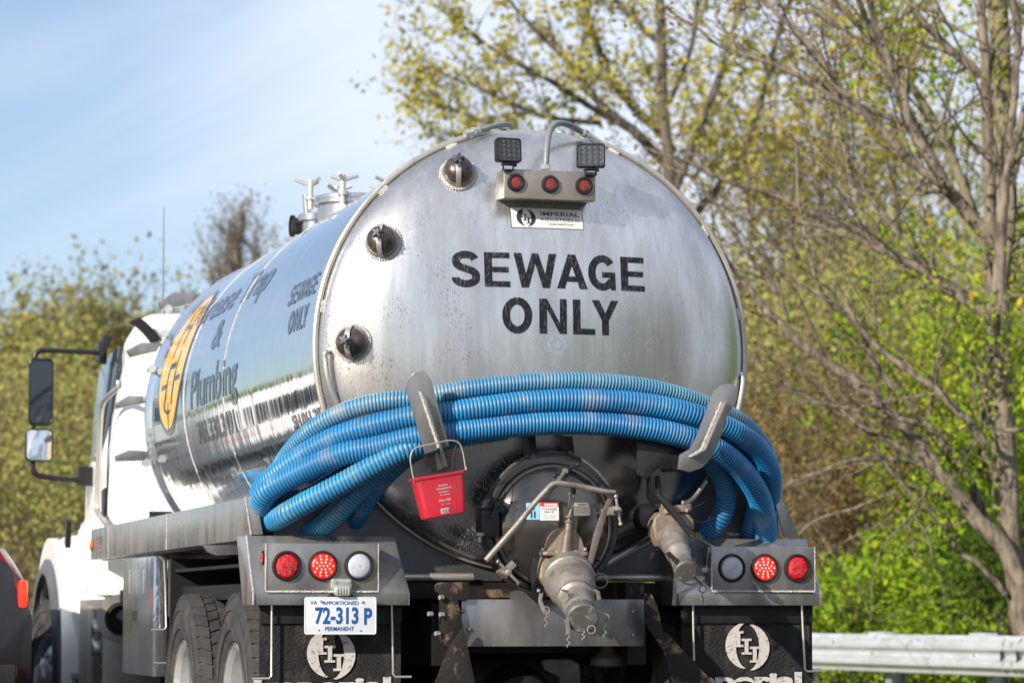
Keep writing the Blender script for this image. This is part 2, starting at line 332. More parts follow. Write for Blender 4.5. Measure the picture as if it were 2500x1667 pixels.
def glyph(ch, w=.21):
    """bold grotesque capitals, cap height 1; returns (advance, [polygons as (verts, faces)])"""
    h = w/2; S_ = []
    def P(*pts): S_.append(([tuple(p) for p in pts], [tuple(range(len(pts)))]))
    if ch == 'E':
        W_ = .70; P((0,0),(w,0),(w,1),(0,1)); P((w,0),(W_,0),(W_,.165),(w,.165)); P((w,.42),(W_-.04,.42),(W_-.04,.58),(w,.58)); P((w,.835),(W_-.01,.835),(W_-.01,1),(w,1)); return .79, S_
    if ch == 'L': P((0,0),(w,0),(w,1),(0,1)); P((w,0),(.62,0),(.62,.17),(w,.17)); return .52, S_
    if ch == 'N':
        P((0,0),(w,0),(w,1),(0,1)); P((.57,0),(.76,0),(.76,1),(.57,1)); P((w,1),(w,.71),(.57,0),(.57,.29)); return .92, S_
    if ch == 'W':
        P((0,1),(.215,1),(.40,0),(.205,0)); P((.205,0),(.40,0),(.68,1),(.51,1)); P((.51,1),(.68,1),(.985,0),(.79,0)); P((.79,0),(.985,0),(1.19,1),(.975,1)); return 1.17, S_
    if ch == 'A':
        P((0,0),(.22,0),(.535,1),(.33,1)); P((.33,1),(.535,1),(.865,0),(.645,0)); P((.22,.20),(.64,.20),(.59,.36),(.27,.36)); return .88, S_
    if ch == 'Y':
        P((.285,0),(.475,0),(.475,.41),(.285,.41)); P((0,1),(.215,1),(.475,.41),(.285,.41)); P((.55,1),(.76,1),(.475,.41),(.285,.41)); return .80, S_
    if ch == 'O': S_.append(stroke(arcp(.41,.5,.41-h,.52-h,90,449.9,32), w)); return 1.0, S_
    if ch == 'G':
        S_.append(stroke(arcp(.41,.5,.41-h,.52-h,38,326,28), w)); P((.40,.36),(.78,.36),(.78,.52),(.40,.52)); P((.65,0),(.78,0),(.78,.36),(.61,.36)); return .93, S_
    if ch == 'S':
        pts = arcp(.355,.755,.255,.17,12,180,12)+arcp(.355,.725,.255,.19,190,250,5)
        low = arcp(.355,.30,.275,.19,68,-10,7)+arcp(.355,.245,.275,.17,-12,-184,14)
        S_.append(stroke(pts+low, w)); return .84, S_
def word(mb, s, hgt, a0, b0, mapper, width, step=.00025):
    adv = []; tot = 0
    for ch in s: g = glyph(ch); adv.append((tot, g[1])); tot += g[0]+.015
    kx = width/(tot-.1); n = 0
    for x, gs in adv:
        for vs_, fs in gs:
            bm = bmesh.new(); vv = [bm.verts.new((x_*kx+x*kx, y_*hgt, 0)) for x_, y_ in vs_]
            for f in fs:
                try: bm.faces.new([vv[i] for i in f])
                except ValueError: pass
            for ax in (0, 1):
                cs = [v.co[ax] for v in bm.verts]; c = math.floor(min(cs)/.04)*.04+.04; mxv = max(cs)
                while c < mxv:
                    no = Vector((1, 0, 0)) if ax == 0 else Vector((0, 1, 0))
                    bmesh.ops.bisect_plane(bm, geom=bm.verts[:]+bm.edges[:]+bm.faces[:], plane_co=no*c, plane_no=no); c += .04
            bm.verts.ensure_lookup_table(); n += 1
            mb.add([mapper(a0+v.co.x, b0+v.co.y, step*(n % 4)) for v in bm.verts], [tuple(v.index for v in f.verts) for f in bm.faces]); bm.free()
def emblem(mb, mapper, rad):
    """two crescents round three stepped serif I letters"""
    n = 22
    for sgn, off in ((-1, .04), (1, -.04)):
        outer = [(sgn*rad*math.cos(R(-78+156*i/n))*1.0, rad*math.sin(R(-78+156*i/n))+off*rad) for i in range(n+1)]
        inner = [(sgn*(rad*.98*math.cos(R(-80+160*i/n))*.54+.0*rad), rad*.97*math.sin(R(-80+160*i/n))+off*rad) for i in range(n+1)]
        mb.add([mapper(*p) for p in outer+inner], [(i, i+1, n+1+i+1, n+1+i) for i in range(n)])
def emblem_letters(mb, mapper, rad, filled=True):
    for cx_, cy_ in ((-.42, .32), (-.05, .0), (.32, -.34)):
        hh, ww, st, sf = .31*rad, .23*rad, .09*rad, .07*rad; cx2, cy2 = cx_*rad, cy_*rad
        for q in ([(-st, -hh+sf), (st, -hh+sf), (st, hh-sf), (-st, hh-sf)], [(-ww, hh-sf), (ww, hh-sf), (ww, hh+sf*.4), (-ww, hh+sf*.4)], [(-ww, -hh-sf*.4), (ww, -hh-sf*.4), (ww, -hh+sf), (-ww, -hh+sf)]):
            mb.add([mapper(cx2+a, cy2+b) for a, b in q], [(0, 1, 2, 3)])
mBar = M('brownish_stainless', (.27, .245, .22), .34, .6, var=.22, vs_=7, rvar=.06, bump=.05, bs=80)

# ------------------------------------------------------------------ ground
GZ = .07
mAsph = M('asphalt', (.055, .054, .053), .85, 0, var=.25, vs_=3, bump=.4, bs=80)
mGrass = M('verge_grass', (.06, .075, .02), .9, 0, col2=(.10, .085, .04), vs_=1.5, bump=.6, bs=30)
g = MB(); g.add([(-400, -200, GZ-.02), (500, -200, GZ-.02), (500, 900, GZ-.02), (-400, 900, GZ-.02)], [(0, 1, 2, 3)])
tag(g.build('ground', mGrass, smooth=0), kind='structure')
g = MB(); g.add([(-16, -60, GZ), (7.2, -60, GZ), (7.2, 25, GZ), (2, 60, GZ), (-6, 140, GZ), (-34, 140, GZ), (-22, 60, GZ)], [(0, 1, 2, 3, 4, 5, 6)])
tag(g.build('road', mAsph, smooth=0), kind='structure')

# ------------------------------------------------------------------ the tanker truck
X0, ZC, RR, YR, YF, HD = 3.475, 2.123, .947, 12.45, 17.40, .27
truck = empty('tanker_truck', (X0, 12.3, GZ), 'polished steel sewage tanker truck with blue hoses slung across its round rear end', 'truck')
def hy(x, z):
    r = min(1, math.hypot(x-X0, z-ZC)/RR); return YR - HD*(1-r**2.35)**.62
def hn(x, z):
    e = .004; return Vector(((hy(x+e, z)-hy(x-e, z))/(2*e)*1, -1, (hy(x, z+e)-hy(x, z-e))/(2*e))).normalized()
def WH(c, x, y, off=0.0):
    Y = 12.25
    for _ in range(12):
        p = W(c, x, y, Y=Y); Y = hy(p.x, p.z)-off
    return p
# shell
g = MB(); g.lathe([(RR, YR+.012-Y_) for Y_ in (0,)] and [(RR, .012), (RR, YF-YR)], (X0, YR, ZC), (0, 1, 0), 160)
g.build('tank_shell', mShell, truck, smooth=60)
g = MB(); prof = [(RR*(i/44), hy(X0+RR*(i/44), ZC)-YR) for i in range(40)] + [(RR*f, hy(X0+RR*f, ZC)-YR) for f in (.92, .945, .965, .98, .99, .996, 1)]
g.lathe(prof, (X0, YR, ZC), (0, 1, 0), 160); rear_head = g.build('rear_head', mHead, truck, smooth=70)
g = MB(); g.lathe([(RR, 0), (RR*.97, .1), (RR*.8, .2), (RR*.4, .27), (0, .28)], (X0, YF, ZC), (0, 1, 0), 64); g.build('front_head', mPol, truck, smooth=70)
# seams and bands
g = MB(); g.torus((X0, YR+.002, ZC), (0, 1, 0), RR+.001, .006, 160, 8); g.lathe([(RR+.001, .03), (RR+.006, .032), (RR+.006, .050), (RR+.001, .052)], (X0, YR, ZC), (0, 1, 0), 160)
g.build('rim_flange', mSteel, truck)
for y_, wd in ((14.78, .010), (16.02, .004)):
    g = MB(); g.lathe([(RR, -wd/2), (RR+.0035, -wd/4), (RR+.0035, wd/4), (RR, wd/2)], (X0, y_, ZC), (0, 1, 0), 128); g.build('shell_seam', mWeld, truck)
g = MB(); g.lathe([(RR, -.03), (RR+.02, -.025), (RR+.02, .025), (RR, .03)], (X0, 17.31, ZC), (0, 1, 0), 128); g.build('front_band', mPol, truck)
# conduit pipe that follows the rim, ending in clamps at the top
def ringp(a, r=RR+.010, Y=YR-.012): return Vector((X0+r*math.cos(R(a)), Y, ZC+r*math.sin(R(a))))
pl = W('c6', 765, 165, Y=12.43); pr = W('c6', 1475, 190, Y=12.43)
aL = math.degrees(math.atan2(pl.z-ZC, pl.x-X0)); aR = math.degrees(math.atan2(pr.z-ZC, pr.x-X0))
for nm, a0, a1 in (('l', aL, 222), ('r', aR, -34)):
    g = MB(); g.tube([ringp(a0+(a1-a0)*i/60) for i in range(61)], .0125, 10); g.build('rim_conduit', mSteel, truck)
for a_ in (aL+5, aL+27, aL+62, aR-5, aR-38, aR-62):
    g = MB(); g.tube([ringp(a_+d, RR-.004, YR-.022) for d in (-1.6, -.8, 0, .8, 1.6)], [.004, .008, .006, .008, .004], 8); g.build('weld_bead', mWeld, truck)
g = MB(); P_ = [W('c5', 1190, 1195, Y=12.40), W('c5', 1165, 1200, Y=12.36), W('c5', 1160, 1240, Y=12.36), W('c5', 1185, 1400, Y=12.36), W('c5', 1270, 1600, Y=12.38), W('c5', 1320, 1760, Y=12.4)]
g.tube(P_, .0105, 10, smooth=6); g.build('grab_rail', mZinc, truck)
g = MB(); P_ = [W('c3', 1752, 20, Y=12.42), W('c3', 1765, 60, Y=12.40), W('c3', 1752, 150, Y=12.38), W('c3', 1735, 225, Y=12.36), W('c3', 1710, 320, Y=12.36)]
g.tube(P_, .009, 10, smooth=6); g.build('grab_rail', mZinc, truck)
# upper flexible conduits with fittings
def hexnut(g, p, d, r, L_): g.lathe([(1e-5, 0), (r, 0), (r, L_), (1e-5, L_)], p, d, 6)
g = MB(); P_ = [W('c8', 40, 205, Y=12.42), W('c8', 130, 185, Y=12.43), W('c8', 250, 145, Y=12.47), W('c8', 380, 122, Y=12.52), W('c8', 460, 128, Y=12.56), W('c8', 482, 165, Y=12.60), W('c8', 470, 215, Y=12.66)]
g.tube(P_, .0125, 12, smooth=8); cdt = g.build('flexible_conduit', mConduit, truck)
g = MB(); d = (P_[1]-P_[0]).normalized(); hexnut(g, P_[0]-d*.010, d, .020, .016); hexnut(g, P_[0]+d*.014, d, .018, .010); g.cyl(P_[0]-d*.05, P_[0]-d*.012, .015); g.build('fitting', mZinc, cdt)
g = MB(); P_ = [W('c8', 893, 640, Y=12.17), W('c8', 897, 560, Y=12.17), W('c8', 905, 430, Y=12.18), W('c8', 920, 300, Y=12.20), W('c8', 955, 170, Y=12.25), W('c8', 1050, 105, Y=12.31), W('c8', 1180, 128, Y=12.36), W('c8', 1300, 195, Y=12.40), W('c8', 1380, 235, Y=12.42)]
g.tube(P_, .0135, 14, smooth=8); cdt = g.build('flexible_conduit', mConduit, truck)
g = MB(); hexnut(g, P_[0]-Vector((0, 0, .006)), (0, 0, 1), .021, .018); d = (P_[-1]-P_[-2]).normalized()
hexnut(g, P_[-1]-d*.03, d, .022, .013); hexnut(g, P_[-1]-d*.010, d, .022, .012); g.cyl(P_[-1], pr, .017, r1=.013); g.build('fitting', mZinc, cdt)

# lettering on the head
def hm(a, b, l=0.0):
    return Vector((a, hy(a, b)-.0014-l, b))
s0 = WH('c6', 684, 992); s1 = WH('c6', 1736, 1018); st_ = WH('c6', 860, 797); sb_ = WH('c6', 868, 985)
g = MB(); word(g, 'SEWAGE', st_.z-sb_.z, s0.x, sb_.z, hm, s1.x-s0.x)
g.build('lettering', mBlk, truck, smooth=0, double=False)
o0 = WH('c6', 955, 1240); o1 = WH('c6', 1583, 1255); ot = WH('c6', 1160, 1050); ob_ = WH('c6', 1165, 1241)
g = MB(); word(g, 'ONLY', ot.z-ob_.z, o0.x, ob_.z, hm, o1.x-o0.x)
g.build('lettering', mBlk, truck, smooth=0, double=False)
# round unpolished spot below ONLY
p = WH('c6', 1253, 1300); g = MB()
for r0, r1 in ((0, .020), (.024, .046), (.050, .056)):
    n = 40; g.add([hm(p.x+r_*math.cos(2*math.pi*j/n), p.z+r_*math.sin(2*math.pi*j/n), -.0006) for r_ in (r0, r1) for j in range(n)], [(j, (j+1) % n, n+(j+1) % n, n+j) for j in range(n)])
g.build('polishing_mark', M('polish_mark', (.72, .73, .74), .30, 1, var=.15, vs_=60), truck, smooth=0, double=False)
# maker's sticker
q = [WH('c8', *p) for p in ((460, 1100), (1330, 1138), (1350, 1382), (480, 1352))]
def bil(q, off=0.0):
    def f(a, b, l=0.0):
        top = q[0].lerp(q[1], a); bot = q[3].lerp(q[2], a); p = bot.lerp(top, b); return hm(p.x, p.z, l+off)
    return f
SM = bil(q); aw = (q[1]-q[0]).length; ah = (q[0]-q[3]).length
def rrect(x0, y0, x1, y1, r, n=5):
    out = []
    for cx_, cy_, a in ((x1-r, y0+r, -90), (x1-r, y1-r, 0), (x0+r, y1-r, 90), (x0+r, y0+r, 180)):
        out += [(cx_+r*math.cos(R(a+90*i/n)), cy_+r*math.sin(R(a+90*i/n))) for i in range(n+1)]
    return out
def SMm(off): return lambda a, b: SM(a/aw, b/ah, off)
def smlay(mb, x0, y0, x1, y1, off, r=.004):
    # a sheet cut in columns so that it follows the head
    n = 10
    for i in range(n):
        a0, a1 = x0+(x1-x0)*i/n, x0+(x1-x0)*(i+1)/n
        mb.add([SMm(off)(a, b) for a, b in ((a0, y0), (a1, y0), (a1, y1), (a0, y1))], [(0, 1, 2, 3)])
g = MB(); smlay(g, 0, 0, aw, ah, 0); g.mi = 1; smlay(g, .003, .003, aw-.003, ah-.003, .0004); g.mi = 0
lay(g, text_mb('IMPERIAL', ah*.19, aw*.54, bold=.014, cut=.03), lambda a, b: SMm(.0008)(aw*.41+a, ah*.62+b))
lay(g, text_mb('INDUSTRIES', ah*.135, aw*.45, bold=.010, cut=.03), lambda a, b: SMm(.0008)(aw*.41+a, ah*.38+b))
lay(g, text_mb('INC', ah*.075, aw*.075, bold=.02), lambda a, b: SMm(.0008)(aw*.88+a, ah*.38+b))
lay(g, text_mb('imperialind.com', ah*.085, aw*.34, bold=.012, cut=.03), lambda a, b: SMm(.0008)(aw*.52+a, ah*.19+b))
emblem(g, lambda a, b: SMm(.0008)(aw*.21+a*1.05, ah*.5+b), ah*.42); emblem_letters(g, lambda a, b: SMm(.0012)(aw*.20+a, ah*.5+b), ah*.42)
stk = g.build('maker_sticker', [mInk, mStk], truck, smooth=0, double=False)
# a few dried drips and grit stuck to the head are in its material

# sight-glass ports
for cx_, cy_ in ((715, 372), (303, 745), (138, 1292)):
    c = WH('c6', cx_, cy_); n = hn(c.x, c.z); v = (Vector((0, 0, 1))-n*n.z).normalized(); h_ = n.cross(v)
    g = MB(); g.lathe([(.066, -.01), (.075, -.004), (.0735, .004), (.067, .008), (.0665, .024), (.064, .028), (.062, .028), (.062, .0)], c, n, 40)
    port = g.build('sight_port', mBar, truck)
    g = MB(); k = 44
    for i in range(k):
        a = 2*math.pi*i/k; pc = c+(v*math.cos(a)+h_*math.sin(a))*.076+n*.003
        g.box(pc, (.0095, .012, .007), Matrix((h_, v, n)).transposed() @ Matrix.Rotation(-a, 3, 'Z') @ Matrix.Rotation(.5, 3, 'Z'))
    g.build('weld_ring', mWeld, port, bevel=.0015)
    g = MB(); g.lathe([(.063, .018), (.063, .034), (.059, .052), (.048, .068), (.030, .078), (.012, .082), (0, .0825)], c, n, 36); g.build('dome', mCap, port, smooth=80)
    g = MB(); prof = [(-.068, -.005), (-.070, .02), (-.068, .045), (-.054, .072), (-.033, .087), (0, .092), (.033, .087), (.054, .072), (.068, .045), (.070, .02), (.068, -.005)]
    g.loft([[c+v*a+n*b+h_*s for s in (-.011, .011)] + [c+v*a*.96+n*(b-.004)+h_*s for s in (.011, -.011)] for a, b in prof]); g.build('strap', mStrap, port, bevel=.001)
    g = MB(); g.cyl(c+n*.06, c+n*.108, .017); g.cyl(c+n*.055, c+n*.135, .006)
    g.build('screw', mStrap, port)
    g = MB(); m_ = 60; rad = [.021+.006*math.cos(5*2*math.pi*j/m_+.6) for j in range(m_)]
    g.loft([[c+n*hh+(v*math.cos(2*math.pi*j/m_)+h_*math.sin(2*math.pi*j/m_))*rad[j]*s for j in range(m_)] for hh, s in ((.106, .7), (.110, .98), (.124, 1.0), (.130, .92), (.132, .7))])
    g.cyl(c+n*.130, c+n*.137, .010); g.build('knob', mKnob, port, smooth=50)

# clearance light bar
YB = 12.13
a = W('c8', 392, 645, Y=YB); b = W('c8', 1490, 690, Y=YB); d = W('c8', 392, 1000, Y=YB)
zt, zb = (a.z+b.z)/2, d.z
g = MB(); g.loft([[(x, YB, zb), (x, YB, zt), (x, YB+.12, zt-.0), (x, YB+.16, zb+.01)] for x in (a.x, b.x)])
bar = g.build('light_bar', mBar, truck, bevel=.006, segs=3)
for x, y in ((535, 815), (945, 834), (1350, 853)):
    c = W('c8', x, y, Y=YB); g = MB()
    g.lathe([(.024, 0), (.024, .010), (.028, .014), (.036, .012), (.038, .006), (.038, -.004)], c, (0, -1, 0), 36); g.build('grommet', mRub, bar)
    g = MB(); g.lathe([(.0262, .002), (.0250, .010), (.018, .012), (0, .013)], c, (0, -1, 0), 30); g.build('red_marker_lens', mDRedL, bar, smooth=70)
# square work lights on the bar
for x0, y0, x1, y1, rz in ((297, 272, 603, 575, .06), (1270, 342, 1588, 633, -.32)):
    Yw = 12.10; p0 = W('c8', x0, y1, Y=Yw); p1 = W('c8', x1, y0, Y=Yw); c = (p0+p1)/2; c.z += .0; hw = (p1.x-p0.x)/2/max(.93, math.cos(rz)); hh = .0515
    Rm = Matrix.Rotation(rz, 3, 'Z') @ Matrix.Rotation(-.10, 3, 'X')
    T = lambda p: c+Rm @ Vector(p)
    g = MB(); oc = rrect(-hw, -hh, hw, hh, .012); 
    g.loft([[T((px_*s, y_, pz*s)) for px_, pz in oc] for s, y_ in ((.80, .045), (.97, .03), (1, .024), (1, -.004), (.975, -.008), (.86, -.008), (.84, -.003))])
    wl = g.build('work_light', mPlas, truck, bevel=.001)
    g = MB(); ic = rrect(-hw*.84, -hh*.84, hw*.84, hh*.84, .008); g.add([T((px_, -.0036, pz)) for px_, pz in ic], [tuple(range(len(ic)))]); g.build('lens', M('work_lens', (.05, .055, .065), .15, 0, spec=.8, var=.3, vs_=70), wl)
    for i in range(4):
        for j in range(4):
            g = MB(); px_, pz = (-.6+.4*i)*hw, (-.6+.4*j)*hh
            g.lathe([(.0095, .0005), (.0085, .003), (.004, .0015), (.0035, .004), (0, .0045)], T((px_, -.0036, pz)), Rm @ Vector((0, -1, 0)), 14); g.build('led_reflector', M('led_cup', (.028, .03, .036), .5, 0) if (i+j) == 0 and 'led_cup' not in bpy.data.materials else bpy.data.materials['led_cup'], wl)
    g = MB(); bz = -hh-.012
    g.box(T((0, .01, -hh-.006)), (.05, .02, .008)); g.box(T((-.022, .012, -hh-.016)), (.003, .022, .026)); g.box(T((.022, .012, -hh-.016)), (.003, .022, .026)); g.cyl(T((-.032, .012, -hh-.010)), T((.034, .012, -hh-.010)), .004, 10); g.cyl(T((.026, .012, -hh-.010)), T((.036, .012, -hh-.010)), .0075, 12)
    g.box(T((0, .02, -hh-.03)), (.05, .03, .004)); g.build('bracket', mPlas, wl, bevel=.001)

# rear manway
MC = W('b5', 655, 665, Y=12.03)
mLid = M('manway_steel', (.085, .087, .095), .18, .9, vs_=4, col2=(.15, .13, .11))
mNeck = M('dark_neck_steel', (.045, .048, .052), .34, .6, var=.35, vs_=6, rvar=.08)
g = MB(); g.lathe([(.282, .0), (.282, -.04), (.276, -.05), (.250, -.05), (.250, .2)], MC+Vector((.012, .10, .026)), (0, 1, 0), 72)
g.lathe([(.286, .10), (.286, -.0), (.280, -.008), (.262, -.008), (.258, .0), (.258, .1)], MC+Vector((0, .02, 0)), (0, 1, 0), 72)
neck = g.build('manway_neck', mNeck, truck)
g = MB()
for i in range(6, 88):
    a = 2*math.pi*i/150; r_ = .283; x_, z_ = MC.x+.012+r_*math.cos(a), MC.z+.026+r_*math.sin(a); g.box((x_, MC.y+.062, z_), (.012, .01, .010), Matrix.Rotation(-a+.5, 3, 'Y'))
g.build('weld_ring', mWeldD, neck, bevel=.002)
g = MB(); g.lathe([(.250, .05), (.256, .035), (.256, .0), (.250, -.006), (.243, -.008), (.238, -.004), (.230, -.012), (.19, -.036), (.12, -.058), (.05, -.068), (0, -.070)], MC, (0, 1, 0), 80)
lid = g.build('manway_lid', mLid, truck, smooth=60)
def lidY(x, z):
    r = math.hypot(x-MC.x, z-MC.z); return MC.y+np.interp(r, [0, .05, .12, .19, .23, .238], [-.070, -.068, -.058, -.036, -.012, -.004])
def sticker(x0, y0, x1, y1, m_, off=.0015, cut=3):
    p0 = W('b5', x0, y1, Y=MC.y-.05); p1 = W('b5', x1, y0, Y=MC.y-.05); gg = MB(); n = 5
    xs = np.linspace(p0.x, p1.x, n); zs = np.linspace(p0.z, p1.z, n)
    gg.add([(x, lidY(x, z)-off, z) for x in xs for z in zs], [(i*n+j, (i+1)*n+j, (i+1)*n+j+1, i*n+j+1) for i in range(n-1) for j in range(n-1)])
    return gg, p0, p1
g, p0, p1 = sticker(543, 480, 690, 620, mStk); ws = g.build('danger_sticker', mStk, lid, smooth=0)
def lmap(p0, off): return lambda a, b: Vector((p0.x+a, lidY(p0.x+a, p0.z+b)-off, p0.z+b))
g2, a0, a1 = sticker(545, 480, 689, 510, mStkRed, .0022); g2.build('danger_band', mStkRed, lid, smooth=0)
sw = p1.x-p0.x; sh = p1.z-p0.z
g = MB(); lay(g, text_mb('DANGER', sh*.13, sw*.70, bold=.035, cut=.02), lambda a, b: lmap(p0, .003)(a+sw*.25, b+sh*.82)); g.mi = 1
lay(g, text_mb('CONFINED', sh*.11, sw*.84, bold=.0, cut=.02), lambda a, b: lmap(p0, .003)(a+sw*.06, b+sh*.58)); lay(g, text_mb('SPACE', sh*.11, sw*.52, bold=.0, cut=.02), lambda a, b: lmap(p0, .003)(a+sw*.20, b+sh*.42))
lay(g, text_mb('Enter tank by', sh*.06, sw*.66, cut=.02), lambda a, b: lmap(p0, .003)(a+sw*.14, b+sh*.25)); lay(g, text_mb('permit only', sh*.06, sw*.56, cut=.02), lambda a, b: lmap(p0, .003)(a+sw*.2, b+sh*.13))
g.build('lettering', [mWht, mInk], lid, smooth=0, double=False)
g, a0, a1 = sticker(440, 482, 540, 614, mStkBlue); g.build('pictogram_sticker', mStkBlue, lid, smooth=0)
bw = a1.x-a0.x; bh = a1.z-a0.z
g = MB()
for f in (.30, .55): g.add([lmap(a0, .0026)(bw*f+u_, v_) for u_, v_ in ((0, bh*.1), (bw*.13, bh*.1), (bw*.13, bh*.5), (0, bh*.5))], [(0, 1, 2, 3)])
g.add([lmap(a0, .0026)(bw*(.5+.12*math.cos(t)), bh*(.68+.1*math.sin(t))) for t in np.linspace(0, 6, 10)], [tuple(range(10))]); g.build('pictogram', mInk, lid, smooth=0)
g, a0, a1 = sticker(812, 480, 952, 582, mStk); g.build('warning_sticker', M('grey_sticker', (.26, .24, .22), .5, .2), lid, smooth=0)
g2, b0, b1 = sticker(815, 482, 948, 508, mStkTan, .0022); g2.build('warning_band', mStkTan, lid, smooth=0)
sw = a1.x-a0.x; sh = a1.z-a0.z; g = MB(); lay(g, text_mb('WARNING', sh*.16, sw*.62, bold=.01, cut=.02), lambda a, b: lmap(a0, .003)(a+sw*.2, b+sh*.78))
for k, t_ in enumerate(('RELEASE ALL PRESSURE', 'BEFORE LOOSENING', 'CLAMPS ON THIS LID')): lay(g, text_mb(t_, sh*.085, sw*.9, cut=.02), lambda a, b: lmap(a0, .003)(a+sw*.05, b+sh*(.58-.19*k)))
g.build('lettering', mInk, lid, smooth=0, double=False)
# swing clamps with T handles
def clamp(x, y, ang, m_, T_=.055, Y=11.97, sc=1.0):
    c = W('b5', x, y, Y=Y); rad = Vector((math.cos(R(ang)), 0, math.sin(R(ang)))); tn = Vector((-rad.z, 0, rad.x)); g = MB()
    g.box(c+Vector((0, .06, 0)), (.03*sc, .09, .036*sc), Matrix.Rotation(-R(ang), 3, 'Y')); g.cyl(c+Vector((0, .04, 0)), c-Vector((0, .02, 0)), .010*sc); g.lathe([(0, -.024), (.014*sc, -.02), (.017*sc, -.006), (.013*sc, .006), (.016*sc, .014)], c, (0, 1, 0), 16)
    g.box(c-rad*.032*sc+Vector((0, .045, 0)), (.05*sc, .02, .028*sc), Matrix.Rotation(-R(ang), 3, 'Y'))
    for s_ in (-1, 1):
        e = c+tn*s_*T_*sc-Vector((0, .016, 0)); g.tube([c-Vector((0, .012, 0)), e], [.008*sc, .0055*sc], 10); g.lathe([(0, -.009*sc), (.008*sc, -.006*sc), (.010*sc, 0), (.008*sc, .006*sc), (0, .009*sc)], e, tn, 12)
    return g.build('swing_clamp', m_, truck, bevel=.002)
clamp(752, 222, 115, mDark); clamp(205, 500, 150, mDark); clamp(1165, 540, 10, mAluV, sc=1.05); clamp(290, 1035, 225, mAluV, .062); clamp(930, 1010, -45, mDark)
g = MB(); c = W('b5', 130, 640, Y=12.05); g.box(c, (.075, .10, .12)); g.box(W('b5', 125, 525, Y=12.0), (.075, .03, .006)); g.build('hinge_bracket', mDark, truck, bevel=.004)
g = MB(); c = W('b5', 70, 735, Y=11.99); g.lathe([(0, -.01), (.018, -.008), (.018, .004), (.008, .008), (.008, .03)], c, (0, 0, -1), 16); g.build('hinge_pin', mAluV, truck)
# small lugs above the manway and weld gussets
for x, y0, y1, x2 in ((718, 325, 492, 742), (905, 335, 450, 925)):
    g = MB(); p = [W('c3', x-20, y0, Y=12.1), W('c3', x+12, y0, Y=12.1), W('c3', x2+4, y1, Y=12.05), W('c3', x-6, y1-30, Y=12.05)]; g.prism(p, (0, .13, 0)); g.build('hook_gusset', mDark, truck, bevel=.003)

# main discharge valve
VA = W('b5', 745, 985, Y=12.0); VB = W('b5', 893, 1405, Y=11.56); ax = (VB-VA).normalized(); L_ = (VB-VA).length
g = MB(); g.lathe([(.05, -.12), (.098, -.12), (.100, -.02), (.104, .03), (.102, .10), (.106, .105), (.108, .135), (.102, .142), (.098, .20), (.090, .24), (.078, .27), (.074, .285), (.078, .290), (.078, .315), (.066, .325), (.062, L_-.045), (.060, L_-.04)], VA, ax, 56)
vv = g.build('discharge_valve', mAluV, truck, smooth=40)
g = MB(); g.lathe([(.060, L_-.055), (.064, L_-.05), (.064, L_-.006), (.058, L_), (.0, L_+.001)], VA, ax, 48); g.build('end_cap', mCapEnd, vv, smooth=40)
g = MB(); c = W('b5', 745, 885, Y=11.93)
g.loft([[c+Vector((x, y, z)) for x, y in rrect(-.098, -.035, .098, .045, .02)] for z in (-.008, .008)])
g.build('bonnet_flange', mValve, vv, bevel=.003)
g = MB(); n = 24; oc = [c+Vector((.082*math.cos(math.pi*i/n), 0, .10*math.sin(math.pi*i/n)+.008)) for i in range(n+1)]; g.prism([p-Vector((0, .012, 0)) for p in oc], (0, .035, 0)); g.build('bonnet', mValve, vv, bevel=.005)
g = MB(); g.tube([c+Vector((0, -.02, .0)), c+Vector((.006, -.022, .06)), W('b5', 778, 690, Y=11.90), W('b5', 783, 620, Y=11.90)], [.026, .022, .016, .014], 16)
for y_, r_ in ((640, .019), (600, .017)): p = W('b5', 783, y_, Y=11.90); g.cyl(p, p+Vector((0, 0, .010)), r_)
g.tube([W('b5', 783, 620, Y=11.9), W('b5', 800, 520, Y=11.9)], .009, 10); g.build('stem_housing', M('oily_brown_casting', (.13, .105, .085), .5, .3, var=.3, vs_=20, bump=.3, bs=60), vv, smooth=40)
g = MB(); p0 = W('b5', 783, 520, Y=11.895); p1 = W('b5', 822, 400, Y=11.895); g.loft([[p+Vector((s*.012, t*.006, 0)) for s, t in ((-1, -1), (1, -1), (1, 1), (-1, 1))] for p in (W('b5', 796, 515, Y=11.895), W('b5', 806, 400, Y=11.895))])
g.cyl(W('b5', 815, 418, Y=11.885), W('b5', 815, 418, Y=11.86), .009, 6); g.build('stem_clevis', mAluV, vv, bevel=.002)
g = MB(); body = [W('b5', x, y, Y=11.93) for x, y in ((580, 905), (925, 905), (950, 960), (960, 1080), (900, 1130), (600, 1150), (548, 1080), (560, 980))]
g.prism(body, (0, .06, 0)); g.build('valve_body', mValve, vv, bevel=.012, segs=3)
g = MB(); fl = [W('b5', x, y, Y=11.985) for x, y in ((500, 900), (560, 870), (960, 900), (985, 1000), (940, 1200), (620, 1230), (548, 1215), (500, 1180), (478, 1000))]; g.prism(fl, (0, .03, 0)); g.build('valve_flange', mDark, vv, bevel=.004)
g = MB()
for x, y, Y_ in ((573, 862, 11.92), (683, 885, 11.90), (835, 885, 11.90), (910, 860, 11.92), (540, 1190, 11.97), (620, 1215, 11.97), (955, 1160, 11.97)):
    p = W('b5', x, y, Y=Y_); g.cyl(p, p+Vector((0, 0, .012)), .007, 6)
g.build('bolt', mZinc, vv)
